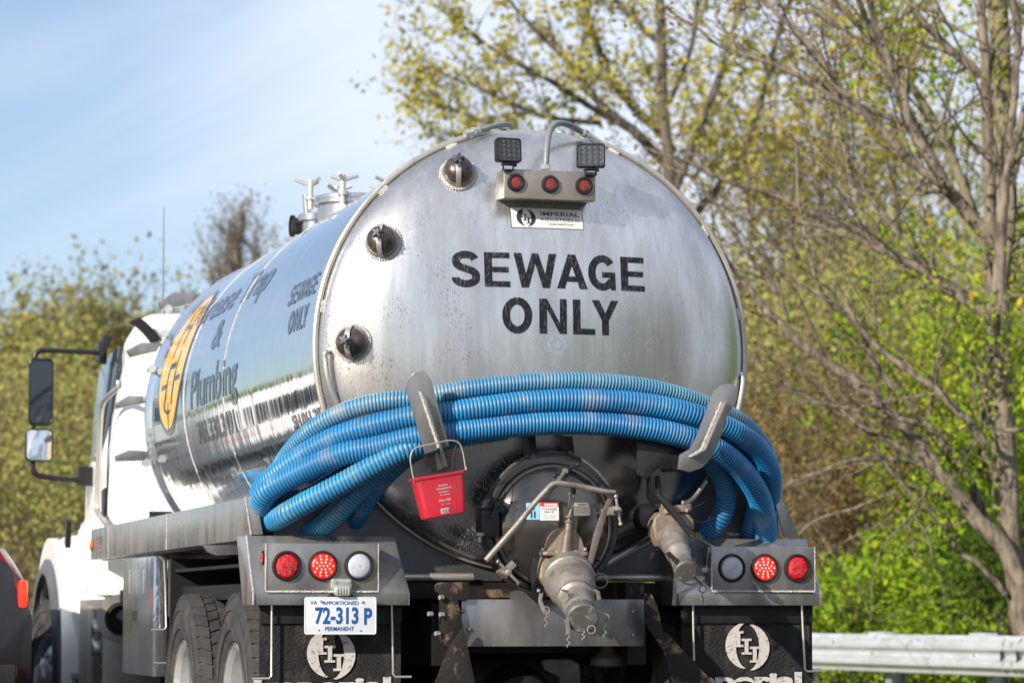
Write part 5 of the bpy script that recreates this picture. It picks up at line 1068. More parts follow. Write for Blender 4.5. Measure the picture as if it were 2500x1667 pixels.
hose([('', 2.40, 12.75, 1.36), ('', 2.39, 13.5, 1.37), ('', 2.42, 14.3, 1.37), ('', 2.40, 15.2, 1.37), ('', 2.42, 16.0, 1.38), ('', 2.40, 16.5, 1.44)], .055, mHB, 'blue ribbed hose laid along the left side tray beside the polished tank')
hose([('', 2.50, 12.75, 1.40), ('', 2.50, 13.6, 1.47), ('', 2.49, 14.5, 1.47), ('', 2.47, 15.3, 1.46), ('', 2.48, 16.0, 1.42)], .050, mHB, 'second blue ribbed hose in the left tray, stacked against the polished tank')

# ------------------------------------------------------------------ red bucket hanging on the left hook
Yb = 11.80; tl = W('c3', 128, 548, Y=Yb); tr_ = W('c3', 386, 505, Y=Yb); bl = W('c3', 187, 752, Y=Yb); br = W('c3', 388, 716, Y=Yb)
bucket = empty('red_bucket', (bl+br)/2, 'small red plastic sanitizer bucket hanging tilted from the left metal hook', 'bucket')
ct = (tl+tr_)/2; cb2 = (bl+br)/2; ex = (tr_-tl).normalized(); hwt = (tr_-tl).length/2*.94; hwb = (br-bl).length/2; ey = Vector((0, 1, 0)); dpt = .115
def bsec(t, s=1.0, yoff=0):
    c = cb2.lerp(ct, t); hw = (hwb+(hwt-hwb)*t)*s; hd = (.050+(.058-.050)*t)*s; oc = rrect(-hw, -hd, hw, hd, .018, 6); return [c+ex*x+ey*(y+.06) for x, y in oc]
g = MB(); g.loft([bsec(0, .93), bsec(.015, .985), bsec(.04), bsec(.35), bsec(.7), bsec(.96), bsec(1.0, 1.02), bsec(1.0, .98), bsec(.5, .965), bsec(.05, .95)], True, False); n = len(bsec(0)); g.add(bsec(0, .93), [tuple(range(n))]); g.add(bsec(.06, .95), [tuple(range(n))])
g.build('bucket_body', mBucket, bucket, smooth=50)
g = MB(); g.loft([bsec(.955, 1.0), bsec(.955, 1.075), bsec(1.0, 1.085), bsec(1.01, 1.04)]); 
g = MB(); secs = [bsec(.95, 1.005), bsec(.945, 1.07), bsec(.995, 1.085), bsec(1.012, 1.05), bsec(1.005, .985)]; g.loft(secs, True, False); g.build('bucket_rim', mBucket, bucket)
front = lambda t: (cb2.lerp(ct, t)+ey*(.06-(.050+.008*t)-.0022))
uz = (ct-cb2).normalized()
def blay(body, t, x, h, wd, m_=mWhtR):
    V, Fc = text_mb(body, h, wd, bold=.02); g = MB(); tilt = 0
    g.add([front(t+q/(ct-cb2).length)+ex*(x+p-wd/2) for p, q in V], Fc); g.build('lettering', m_, bucket, smooth=0, double=False)
blay('Sanitizer', .72, .004, .007, .040); blay('Desinfectante', .645, .006, .007, .062); blay('Sanitizing pail', .57, .005, .005, .046); blay('for use only', .50, .006, .005, .040); blay('Kleen-Pail', .36, .003, .009, .048); blay('san jamar', .27, .006, .006, .038)
g = MB(); pq = [front(.07)+ex*(-.020), front(.07)+ex*.016, front(.19)+ex*.016, front(.19)-ex*.020]; g.add(pq, [(0, 1, 2, 3)]); g.build('barcode_label', mWhtR, bucket, smooth=0)
g = MB()
for k in range(9): x = -.016+.0036*k; w_ = .0008+.0008*(k % 3); g.add([p-ey*.0005 for p in (front(.09)+ex*x, front(.09)+ex*(x+w_), front(.17)+ex*(x+w_), front(.17)+ex*x)], [(0, 1, 2, 3)])
g.build('barcode_bars', mInk, bucket, smooth=0)
g = MB(); P_ = [W('c3', x, y, Y=Yb+.04) for x, y in ((124, 560), (112, 500), (106, 440), (125, 400), (165, 385), (230, 372), (300, 358), (345, 368), (366, 410), (382, 500))]
g.tube(P_, .0026, 8, smooth=5); g.lathe([(0, .004), (.008, .003), (.008, -.002)], P_[0], (-1, 0, 0), 10); g.lathe([(0, .004), (.008, .003), (.008, -.002)], P_[-1], (1, 0, 0), 10); g.build('bail_handle', mStrap, bucket)
g = MB(); g.tube([W('c3', x, y, Y=Yb+.05) for x, y in ((170, 430), (205, 475), (245, 520))], .004, 8, smooth=4); g.tube([W('c3', x, y, Y=Yb+.06) for x, y in ((335, 380), (322, 440), (318, 500))], .0045, 8, smooth=4)
g.build('bungee_cord', mRub, bucket)
mCarRed = M('car_lamp_red', (.11, .003, .004), .2, 0, coat=.6)

# ------------------------------------------------------------------ vehicles beside and ahead of the truck
def vehicle(name, label, cat, loc, rz, body_col, L_, Wd, H, kind='suv'):
    root = empty(name, loc, label, cat); root.rotation_euler = (0, 0, rz)
    paint = M(name+'_paint', body_col, .3, 0, coat=.2)
    def bld(g, nm, m_, par=root, **k):
        o = g.build(nm, m_, None, **k); o.parent = par; return o
    hw = Wd/2
    if kind == 'van': pr = [(0, .45, .95, 0), (.03, .40, 1.05, 0), (.05, .35, H-.12, H-.02), (.3, .33, H-.1, H), (L_*.72, .33, H-.1, H), (L_*.80, .33, H-.2, H-.06), (L_*.90, .33, 1.15, 1.25), (L_*.97, .36, 1.0, 1.05), (L_, .45, .80, .85)]
    else: pr = [(0, .50, .80, .0), (.02, .42, 1.02, 1.05), (.10, .36, 1.08, 1.30), (.28, .32, 1.06, H-.10), (.55, .32, 1.02, H), (L_*.45, .30, 1.0, H), (L_*.60, .30, .98, H-.12), (L_*.76, .30, .96, 1.02), (L_*.92, .32, .85, .90), (L_, .45, .70, .74)]
    secs = []
    for i, (y, z0, zs, zt) in enumerate(pr):
        zt = max(zt, zs+.02); k = .94 if i in (0, len(pr)-1) else 1.0; tw = hw*k*(.92 if kind == 'van' else (.78 if zt-zs > .2 else .9))
        secs.append([Vector((x, y, z)) for x, z in ((-hw*k*.95, z0), (-hw*k, z0+.15), (-hw*k, zs-.12), (-hw*k*.97, zs), (-tw, zt-.06), (-tw+.12, zt), (0, zt+.02), (tw-.12, zt), (tw, zt-.06), (hw*k*.97, zs), (hw*k, zs-.12), (hw*k, z0+.15), (hw*k*.95, z0))])
    g = MB(); g.loft(secs); b = bld(g, 'body', paint, smooth=45)
    # side glass
    for s in (-1, 1):
        wins = [(.7, L_*.30), (L_*.32, L_*.52)] if kind != 'van' else [(.35, L_*.25), (L_*.28, L_*.50), (L_*.54, L_*.72)]
        for y0_, y1_ in wins:
            z0_, z1_ = (1.05, H-.16) if kind != 'van' else (1.15, H-.45); xo = lambda z: s*(hw*.975-(z-1.02)/(H-1.02)*(hw*(.20 if kind != 'van' else .06)))
            g = MB(); g.prism([Vector((xo(z), y, z)) for y, z in ((y0_, z0_), (y1_, z0_), (y1_-.05, z1_), (y0_+.05, z1_))], (s*.006, 0, 0)); bld(g, 'window', mGlass)
    g = MB(); zr0, zr1 = (1.12, H-.16) if kind != 'van' else (1.25, H-.45)
    if kind == 'van': g.prism([Vector((x, .04, z)) for x, z in ((-hw*.7, zr0), (hw*.7, zr0), (hw*.66, zr1), (-hw*.66, zr1))], (0, -.012, 0))
    else: g.prism([Vector((-hw*.78, .10, 1.12)), Vector((hw*.78, .10, 1.12)), Vector((hw*.62, .29, H-.14)), Vector((-hw*.62, .29, H-.14))], (0, -.03, 0))
    bld(g, 'rear_window', mGlass, b)
    for s in (-1, 1):
        g = MB()
        if kind == 'van': g.prism([Vector((s*hw*.86, -.0, z)) if 0 else Vector((s*(hw*.80+dx), .03, z)) for dx, z in ((0, .95), (.12, .95), (.10, 1.35), (0, 1.35))], (0, -.03, 0))
        else: g.loft([[Vector((s*(hw*a_), y, z)) for a_, y in ((.91*q, yy-.012), (.95*q, yy-.018), (1.005*q, yy+.05), (.97*q, yy+.09))] for z, yy, q in ((.94, .04, 1), (1.02, .06, .99), (1.11, .10, .96), (1.20, .17, .91), (1.28, .25, .86))])
        bld(g, 'tail_lamp', mCarRed, b, bevel=.004)
        g = MB(); g.box((s*hw*.945, .03, 1.03), (.05, .05, .15)); bld(g, 'brake_lamp', mTail, b, bevel=.02)
        g = MB(); g.box((s*hw*.8, -.01, .62), (.20, .02, .05)); bld(g, 'reflector', mRedL, b)
        g = MB(); g.box((s*hw*.7, L_-.03, .78), (.3, .08, .12)); bld(g, 'headlight', mClear, b, bevel=.01)
        g = MB(); g.box((s*(hw+.09), L_*.62, 1.05), (.16, .08, .12)); bld(g, 'wing_mirror', mPlas, b, bevel=.02)
    g = MB(); g.box((0, -.02, .55), (Wd*.9, .14, .22)); bld(g, 'rear_bumper', mPlas if kind != 'van' else mFlare, b, bevel=.03)
    g = MB(); g.box((0, -.01, .98), (.9, .02, .035)); bld(g, 'chrome_strip', mZinc, b)
    rr_ = .35
    for s in (-1, 1):
        for y in (.85, L_-.9):
            g = MB(); x0_ = s*(hw-.02); g.lathe([(.20, 0), (.24, -.005), (.33, -.002), (rr_, .02), (rr_, .19), (.33, .21), (.2, .21)], (x0_, y, rr_), (-s, 0, 0), 36); wh = bld(g, 'wheel', mTyre)
            g = MB(); g.lathe([(.21, .0), (.20, .02), (.06, .03), (.05, .01), (0, .01)], (x0_, y, rr_), (-s, 0, 0), 10); bld(g, 'rim', mRim, wh)
    return root
pc = W('c1', 95, 1300, Y=16.4)
vehicle('dark_suv', 'dark grey car with lit red tail lamp cut off by the left edge', 'car', (pc.x-.87, 16.35, GZ), 0, (.007, .006, .008), 4.5, 1.82, 1.40)
vehicle('white_van', 'white panel van ahead on the left, mirrored in the tank side', 'van', (-.9, 28.5, GZ), .03, (.8, .8, .8), 5.8, 2.0, 2.45, 'van')
vehicle('red_car', 'red car standing ahead on the left, mirrored low in the tank side', 'car', (-5.6, 48, GZ), .04, (.45, .02, .02), 4.4, 1.8, 1.55)
vehicle('silver_car', 'silver car farther ahead on the left, mirrored in the tank side', 'car', (-4.6, 40, GZ), .08, (.5, .5, .52), 4.5, 1.8, 1.5)

# ------------------------------------------------------------------ guardrail
def DP(u, v_, depth):
    d = FW + RT*((u-1250)/F) - UP*((v_-833.5)/F); return Vector((0, 0, EYE))+d*(depth)
A = W('b2', 330, 1350, D=27.0); B = W('b2', 1266, 1358, D=23.6); A.z = B.z = .815; dr = (B-A).normalized(); nr = Vector((dr.y, -dr.x, 0))   # nr points to the camera side
if nr.dot(-FW) < 0: nr = -nr
gr = empty('guardrail', (A+B)/2-Vector((0, 0, .815-GZ)), 'galvanised steel crash barrier with two ribs, behind the truck at lower right', 'guardrail')
prof = [(0, 0), (.012, .003), (.020, -.010), (.022, -.025), (.075, -.062), (.080, -.085), (.075, -.110), (.022, -.140), (.018, -.156), (.022, -.172), (.075, -.202), (.080, -.227), (.075, -.25), (.022, -.287), (.020, -.302), (.012, -.315), (0, -.312)]
SL = 3.81
s0_ = -4.2
for k in range(6):
    a = A+dr*(s0_+k*SL); b = a+dr*(SL+.25); off = .003*(k % 2)
    g = MB(); sec = lambda p: [p+nr*(x+off)+Vector((0, 0, z)) for x, z in prof]+[p+nr*(x+off-.004)+Vector((0, 0, z)) for x, z in reversed(prof)]
    g.loft([sec(a), sec(b)]); r_ = g.build('rail_beam', mGalv, gr, smooth=40)
    g = MB()
    for q in (.06, .19):
        for z in (-.06, -.10, -.21, -.25): p = a+dr*q+Vector((0, 0, z))+nr*(.075+off); g.cyl(p, p+nr*.012, .016, 10)
    g.build('splice_bolts', mZinc, r_)
pa1 = (W('b2', 640, 1345, D=25.9)-A).dot(dr); pa2 = (W('b2', 1090, 1345, D=24.3)-A).dot(dr); spc = pa2-pa1
for k in range(-5, 16):
    p = A+dr*(pa1+k*spc); p.z = 0
    if k*spc+pa1 > SL*5+s0_: break
    g = MB(); c = p-nr*.12; 
    rot = Matrix.Rotation(math.atan2(dr.y, dr.x), 3, 'Z')
    g.box(c-nr*.14+Vector((0, 0, .42)), (.10, .012, .80), rot); g.box(c-nr*.07+Vector((0, 0, .42)), (.008, .14, .80), rot); g.box(c+Vector((0, 0, .42)), (.10, .012, .80), rot)
    po = g.build('post', M('post_steel', (.32, .34, .35), .5, .5, var=.2, vs_=6) if 'post_steel' not in bpy.data.materials else bpy.data.materials['post_steel'], gr)
    g = MB(); g.box(p-nr*.055+Vector((0, 0, .665)), (.26, .115, .345), rot); g.build('blockout', mGalv, po, bevel=.004)
    g = MB(); q = p+Vector((0, 0, .659))+nr*.02; g.cyl(q, q+nr*.012, .018, 12); g.build('rail_bolt', mZinc, gr)

# ------------------------------------------------------------------ overhead wires
mWire = M('wire', (.12, .12, .12), .6)
pw_ = empty('power_line', (-60, 75, GZ), 'pair of thin overhead wires crossing in front of the distant trees on the left', 'power line')
for dv in (0, 22):
    a = W('b4', 0, 1290+dv*1.4, D=72); b = W('b4', 760, 1300+dv*1.4, D=72); d_ = (b-a); p0 = a-d_*3.0; p1 = b+d_*2.2
    g = MB(); g.tube([p0.lerp(p1, k/24)-Vector((0, 0, .5*math.sin(math.pi*k/24)-.35)) for k in range(25)], .022, 6); g.build('wire', mWire, pw_)
for p in (p0, p1):
    g = MB(); g.cyl((p.x, p.y, GZ), (p.x, p.y, p.z+1), .16, 12, .11); g.box((p.x, p.y, p.z+.1), (.1, 2.0, .1)); g.build('pole', M('pole_wood', (.14, .11, .08), .9) if 'pole_wood' not in bpy.data.materials else bpy.data.materials['pole_wood'], pw_)

# ------------------------------------------------------------------ trees
rng = np.random.default_rng(11)
def leafmat(name, c1, c2, c3, trl=.35):
    m = bpy.data.materials.new(name); m.use_nodes = True; t = m.node_tree; t.nodes.clear()
    geo = N(t, 'ShaderNodeNewGeometry'); rp = N(t, 'ShaderNodeValToRGB'); t.links.new(geo.outputs['Random Per Island'], rp.inputs[0])
    rp.color_ramp.elements[0].color = list(c1)+[1]; rp.color_ramp.elements[1].color = list(c3)+[1]; e = rp.color_ramp.elements.new(.5); e.color = list(c2)+[1]
    d = N(t, 'ShaderNodeBsdfDiffuse'); tr = N(t, 'ShaderNodeBsdfTranslucent'); mx_ = N(t, 'ShaderNodeMixShader'); mx_.inputs[0].default_value = trl
    t.links.new(rp.outputs[0], d.inputs[0]); t.links.new(rp.outputs[0], tr.inputs[0]); t.links.new(d.outputs[0], mx_.inputs[1]); t.links.new(tr.outputs[0], mx_.inputs[2])
    o = N(t, 'ShaderNodeOutputMaterial'); t.links.new(mx_.outputs[0], o.inputs[0]); return m
lYel = leafmat('spring_yellow_leaves', (.44, .38, .05), (.32, .33, .07), (.48, .34, .05)); lOli = leafmat('olive_leaves', (.20, .19, .04), (.15, .16, .035), (.26, .20, .05))
lOak = leafmat('oak_tassels', (.42, .39, .08), (.32, .33, .08), (.46, .37, .08)); lFar = leafmat('far_spring_leaves', (.27, .27, .11), (.19, .20, .08), (.30, .24, .12))
lGrn = leafmat('bright_green_leaves', (.24, .37, .025), (.15, .26, .02), (.38, .45, .04), .42); lBrn = leafmat('brown_buds', (.20, .13, .06), (.15, .13, .05), (.26, .17, .07))
lDk = leafmat('dark_green_leaves', (.05, .09, .015), (.08, .13, .02), (.12, .17, .03)); lPal = leafmat('pale_yellow_green', (.35, .35, .12), (.25, .28, .08), (.38, .33, .12))
def bark(nm, c1, c2): return M(nm, c1, .85, 0, col2=c2, vs_=6, vsc=(3, 3, .8), thr=(.4, .62), bump=.6, bs=30)
kGry = bark('grey_bark', (.13, .11, .09), (.22, .19, .15)); kMos = bark('mossy_bark', (.10, .10, .05), (.20, .17, .11)); kDrk = bark('dark_bark', (.05, .045, .035), (.12, .10, .075)); kPal = bark('pale_bark', (.20, .165, .125), (.055, .045, .036))
class Tree:
    def __init__(s): s.V = []; s.F = []; s.n = 0; s.tips = []
    def seg(s, P, rad, m):
        P = np.asarray(P, float); k = len(P); T = np.gradient(P, axis=0); T /= np.linalg.norm(T, axis=1)[:, None]+1e-9
        ref = np.array([0, 0, 1.]) if abs(T[0, 2]) < .9 else np.array([1., 0, 0]); U = np.cross(T, ref); U /= np.linalg.norm(U, axis=1)[:, None]+1e-9; Wv = np.cross(T, U)
        an = np.arange(m)*2*np.pi/m; rad = np.asarray(rad)
        V = P[:, None, :]+(U[:, None, :]*np.cos(an)[None, :, None]+Wv[:, None, :]*np.sin(an)[None, :, None])*rad[:, None, None]
        b = s.n; s.V.append(V.reshape(-1, 3)); i = np.arange(k-1)[:, None]; j = np.arange(m)[None, :]; jj = (j+1) % m
        s.F.append((b+np.stack([np.broadcast_to(i*m+j, (k-1, m)), np.broadcast_to(i*m+jj, (k-1, m)), (i+1)*m+jj, (i+1)*m+j], -1)).reshape(-1, 4)); s.n += k*m
    def grow(s, p, d, L_, r, lvl, mxl, kids, rnd, wander=.18, up=.12, spread=.8, dec=.62):
        k = 7 if lvl < 2 else 4; P = [p]; dd = np.array(d, float)
        for i in range(k-1):
            dd = dd+rnd.normal(0, wander, 3)+np.array([0, 0, up]); dd /= np.linalg.norm(dd); P.append(P[-1]+dd*L_/(k-1))
        P = np.array(P); s.seg(P, np.linspace(r, max(r*.35, .0025), k), 7 if lvl == 0 else 5 if lvl == 1 else 3)
        if lvl >= mxl-1: s.tips += [(P[i], dd) for i in range(1, k)]
        if lvl < mxl:
            n = kids[lvl]
            for q in range(n):
                t = rnd.uniform(.28 if lvl else .30, 1.0); x = t*(k-1); i = min(int(x), k-2); b = P[i]+(P[i+1]-P[i])*(x-i)
                ax = rnd.normal(0, 1, 3); ax -= dd*ax.dot(dd); ax /= np.linalg.norm(ax)+1e-9; c = dd+ax*spread*rnd.uniform(.6, 1.3); c /= np.linalg.norm(c)
                s.grow(b, c, L_*dec*rnd.uniform(.7, 1.2)*(1.15-.45*t), r*(1-.6*t)*.55, lvl+1, mxl, kids, rnd, wander, up, spread, dec)
    def mesh(s, name, m_):
        return npmesh(name, np.concatenate(s.V), np.concatenate(s.F), m_)
def npmesh(name, V, Fq, m_, smooth=True):
    me = bpy.data.meshes.new(name); me.vertices.add(len(V)); me.vertices.foreach_set('co', V.astype(np.float32).ravel()); nf = len(Fq); me.loops.add(nf*4); me.polygons.add(nf)
    me.loops.foreach_set('vertex_index', Fq.astype(np.int32).ravel()); me.polygons.foreach_set('loop_start', (np.arange(nf)*4).astype(np.int32)); me.polygons.foreach_set('loop_total', np.full(nf, 4, np.int32))
    me.update(calc_edges=True); me.materials.append(m_)
    if smooth: me.polygons.foreach_set('use_smooth', [True]*nf)
    return me
def leaves(name, pts, n, spread, size, m_, rnd, flat=1.0):
    pts = np.asarray(pts); idx = rnd.integers(0, len(pts), n)
    # clump: choose tips with uneven weight so the crown has gaps and masses
    C_ = pts[idx]+rnd.normal(0, spread, (n, 3))*np.array([1, 1, flat]); a = rnd.normal(0, 1, (n, 3)); a /= np.linalg.norm(a, axis=1)[:, None]; b = rnd.normal(0, 1, (n, 3)); b -= a*(a*b).sum(1)[:, None]; b /= np.linalg.norm(b, axis=1)[:, None]
    sz = size*rnd.uniform(.5, 1.3, (n, 1)); V = np.stack([C_-a*sz, C_-b*sz*.55, C_+a*sz, C_+b*sz*.55], 1).reshape(-1, 3)
    Fq = np.arange(n*4).reshape(-1, 4); return npmesh(name, V, Fq, m_, False)
def make_tree(seed, H, r0, kids, lv, nl, lsz, lsp, bk, lf, spread=.75, up=.12, dec=.62, wander=.16, base=.0, low=.0):
    rnd = np.random.default_rng(seed); t = Tree(); d = np.array([rnd.normal(0, .05), rnd.normal(0, .05), 1.])
    t.grow(np.array([0, 0, -.1]), d, H*.72, r0, 0, lv, kids, rnd, wander=wander*.5 if 0 else wander, up=up, spread=spread, dec=dec)
    tm_ = t.mesh('trunk', bk); pts = np.array([p for p, _ in t.tips]); pts = pts[pts[:, 2] > low]
    w_ = rnd.random(len(pts)) < .62
    lm = leaves('crown', pts[w_], nl, lsp, lsz, lf, rnd) if nl else None
    return tm_, lm

V_ = {
 'far_a': make_tree(1, 9.5, .16, (12, 7, 5), 3, 4200, .10, .24, kDrk, lFar),
 'far_b': make_tree(2, 9.0, .16, (13, 7, 5), 3, 6500, .10, .24, kDrk, lPal, spread=.7),
 'far_c': make_tree(3, 9.0, .20, (14, 8, 5), 3, 8500, .11, .24, kDrk, lOli, spread=.8),
 'mid_a': make_tree(4, 11., .13, (13, 7, 4), 3, 6500, .062, .15, kGry, lYel, spread=.75),
 'mid_b': make_tree(5, 10., .11, (12, 7, 4), 3, 5500, .062, .15, kGry, lPal, spread=.8),
 'bare': make_tree(6, 9.5, .14, (26, 11, 7), 3, 7000, .035, .10, kDrk, lBrn, spread=.55, up=.2, dec=.42),
 'brush': make_tree(8, 3.6, .04, (13, 7, 4), 3, 5000, .045, .14, kPal, lBrn, spread=1.0, dec=.8, up=.05),
 'brush_y': make_tree(9, 4.2, .04, (13, 7, 4), 3, 7000, .05, .16, kGry, lPal, spread=1.0, dec=.8, up=.05),
 'bush': make_tree(10, 2.6, .04, (16, 8, 5), 3, 5200, .085, .12, kDrk, lGrn, spread=1.1, dec=.85, up=.03),
 'bush_d': make_tree(12, 2.6, .04, (16, 8, 5), 3, 7000, .07, .12, kDrk, lDk, spread=1.1, dec=.85, up=.03),
 'sapling': make_tree(13, 5.0, .06, (14, 7, 5), 3, 6500, .06, .12, kPal, lGrn, spread=.8),
}
def plant(name, kind, p, label, cat, group=None, sc=1.0, rz=None, scz=None):
    r = empty(name, (p.x, p.y, GZ-.02), label, cat, group); r.rotation_euler = (0, 0, random.uniform(0, 6.28) if rz is None else rz); r.scale = (sc, sc, scz or sc)
    tm_, lm = V_[kind]
    for nm, me in (('trunk' if name.endswith('tree') else 'stems', tm_), ('crown' if name.endswith('tree') else 'foliage', lm)):
        if me: o = bpy.data.objects.new(nm, me); COL.objects.link(o); o.parent = r
    return r
def at(u, depth):   # u in photograph pixels (2500 wide), depth in metres along the view
    p = DP(u, 1495, depth); p.z = GZ; return p
ORD_ = ['first', 'second', 'third', 'fourth', 'fifth', 'sixth', 'seventh', 'eighth', 'ninth', 'tenth', 'eleventh', 'twelfth']
def ordered(rows):
    out = []
    for r in rows: out.append(ORD_[sorted(q[0] for q in rows if q[2] == r[2]).index(r[0])])
    return out
# left tree line
for i, (u, dpt_, k, s) in enumerate([(-60, 66, 'far_c', .95), (70, 74, 'far_a', 1.0), (150, 68, 'far_b', 1.12), (250, 78, 'far_c', 1.10), (300, 70, 'far_a', 1.15), (370, 74, 'far_b', 1.10), (440, 80, 'far_a', 1.22), (520, 74, 'far_b', .92), (600, 84, 'far_c', .95), (690, 78, 'far_b', .95)]):
    plant('distant_tree', k, at(u, dpt_), ['first', 'second', 'third', 'fourth', 'fifth', 'sixth', 'seventh', 'eighth', 'ninth', 'tenth'][i]+' from the left, '+{'far_a': 'pale open-crowned tree of the distant tree line', 'far_b': 'yellow-green tree of the distant tree line', 'far_c': 'olive tree of the distant tree line'}[k], 'tree', 'distant tree line on the left', s*.79)
rows = [(-20, 55, 'brush_y', 1.1), (60, 50, 'brush', 1.1), (130, 58, 'brush_y', 1.25), (200, 50, 'brush_y', 1.0), (20, 44, 'brush', .9), (110, 42, 'brush_y', .8), (180, 60, 'brush', 1.5), (-60, 46, 'brush_y', 1.1), (240, 44, 'brush', 1.0)]
for (u, dpt_, k, s), od in zip(rows, ordered(rows)):
    plant('roadside_shrub', k, at(u, dpt_), od+' from the left of the '+{'brush_y': 'yellow-green leafy', 'brush': 'brown twiggy'}[k]+' shrubs beyond the white cab', 'shrub', 'shrubs on the left', s)
plant('bare_tree', 'bare', at(598, 62), 'dark nearly leafless tree rising behind the tank on the left', 'tree', None, 1.08)
plant('bare_tree', 'bare', at(770, 70), 'faint bare tree top just behind the top manway', 'tree', None, 1.12)
# trees out of the picture on the left, seen mirrored in the tank
for i, (x, y, k, s) in enumerate([(-22, 128, 'far_b', .8), (-30, 135, 'far_c', .9), (-40, 130, 'far_a', 1.0), (-48, 138, 'far_c', 1.0), (-14, 140, 'far_b', .9), (-60, 125, 'far_c', .8), (-70, 100, 'far_a', .8), (-6, 135, 'far_a', .8), (-80, 85, 'far_b', .8), (-34, 150, 'far_c', 1.1)]):
    plant('verge_tree', k, Vector((x, y, 0)), ORD_[i]+' tree of the far verge, seen only as a reflection in the tank side', 'tree', 'trees mirrored in the tank', s)
for i, (x, y, k, s) in enumerate([(14, 20, 'mid_a', .7), (12.5, 14, 'bush', 1.5), (15, 9, 'mid_b', .7), (12, 4, 'bush_d', 1.6), (14, -3, 'mid_a', .7), (13, -9, 'bush', 1.7), (17, 15, 'mid_b', .8), (18, 1, 'mid_a', .8), (15, -16, 'mid_b', .7), (10, -34, 'far_c', .6), (2, -40, 'far_c', .6), (20, -25, 'far_a', .8)]):
    plant('roadside_tree' if k[0] != 'b' else 'roadside_bush', k, Vector((x, y, 0)), ORD_[i]+' of the roadside '+('bushes' if k[0] == 'b' else 'trees')+' beyond the right picture edge, mirrored in the tank end', 'tree' if k[0] != 'b' else 'bush', None, s)
# right: tall oak-like tree with yellow tassels
rnd = np.random.default_rng(21)
def limb_tree(name, label, paths, origin, depth_of, bk, lf, nl, lsz, lsp, twigs, tl, seed, lf2=None, nl2=0, cat='tree', tiplv=1, low2=None, thick=1.0, xmin=None):
    rnd = np.random.default_rng(seed); t = Tree(); root = empty(name, origin, label, cat); o_ = np.array(tuple(origin))
    for i, (c, pts, r0, r1) in enumerate(paths):
        dd = depth_of(i); P = []
        for k, q in enumerate(pts):
            x, y = q[0], q[1]; extra = q[2] if len(q) > 2 else 0
            P.append(W(q[3] if len(q) > 3 else c, x, y, D=dd+extra))
        P = spline(P, 5); P = np.array([tuple(p) for p in P])-o_; P += np.cumsum(rnd.normal(0, .006, P.shape), axis=0)
        rad = np.linspace(r0, r1, len(P))*thick; t.seg(P, rad, 8)
        nt_ = int(twigs*len(P)/20)
        for q in range(nt_):
            x = rnd.uniform(.15, 1)*(len(P)-1); k = min(int(x), len(P)-2); b = P[k]+(P[k+1]-P[k])*(x-k); tg = P[k+1]-P[k]; tg = tg/np.linalg.norm(tg); ax_ = rnd.normal(0, 1, 3); c_ = tg+ax_*.6; c_[2] += .15; c_ /= np.linalg.norm(c_)
            t.grow(b, c_, tl*rnd.uniform(.4, 1.7)*(1 if rnd.random() < .85 else 1.5), min(rad[k]*.40, .016), 3-tiplv, 3, (0, 4, 3) if lf is lOak else (0, 3, 3), rnd, .22, .04, .75, .62)
    me = t.mesh('trunk', bk); o = bpy.data.objects.new('trunk', me); COL.objects.link(o); o.parent = root
    pts = np.array([p for p, _ in t.tips])
    if nl: sel = pts[rnd.random(len(pts)) < .5]; o = bpy.data.objects.new('crown', leaves('crown', sel, nl, lsp, lsz, lf, rnd)); COL.objects.link(o); o.parent = root
    if nl2:
        sel = pts[(pts[:, 2]+o_[2] < low2) & ((pts[:, 0]+o_[0] > xmin) if xmin else True)] if low2 else pts; o = bpy.data.objects.new('creeper_leaves', leaves('creeper_leaves', sel, nl2, lsp*1.2, lsz*1.3, lf2, rnd)); COL.objects.link(o); o.parent = root
    return root
bt = at(1650, 44)
limb_tree('oak_tree', 'tall tree with yellow spring tassels whose crown spreads over the top of the tank', [
  ('s', [(1650, 1500), (1650, 1100), (1645, 700), (1640, 420), (1625, 250), (1620, 60), (1600, -200), (1590, -400)], .13, .05),
  ('s', [(1645, 420), (1560, 330), (1470, 250), (1400, 160, 1), (1300, 60, 1), (1200, -60, 1)], .09, .02),
  ('s', [(1620, 330), (1540, 250), (1480, 160), (1440, 40), (1400, -120)], .08, .03),
  ('s', [(1560, 330), (1440, 260), (1340, 200, -1), (1220, 130, -1), (1130, 60, -1), (1060, 10, -1)], .06, .012),
  ('s', [(1470, 300), (1380, 290), (1290, 270), (1200, 230), (1110, 190), (1040, 160)], .045, .010),
  ('s', [(1640, 500), (1540, 430), (1420, 390), (1320, 360, 1), (1200, 300, 1), (1080, 250, 1), (1010, 240, 1)], .06, .012),
  ('s', [(1640, 480), (1700, 330), (1760, 180), (1800, 40), (1840, -150)], .08, .03),
  ('s', [(1640, 600), (1720, 500), (1800, 400), (1860, 250), (1900, 100), (1960, -50)], .07, .03),
  ('s', [(1630, 250), (1680, 130), (1700, 0), (1720, -150)], .05, .02),
  ('s', [(1600, 100), (1500, 0), (1400, -100)], .05, .02),
  ('s', [(1320, 360), (1220, 350), (1120, 330), (1030, 330)], .03, .008),
  ('s', [(1640, 560), (1560, 520), (1460, 470), (1380, 450)], .035, .01),
 ], bt, lambda i: 44+(i % 3)*.6, kDrk, lOak, 9500, .058, .10, 24, .62, 31)
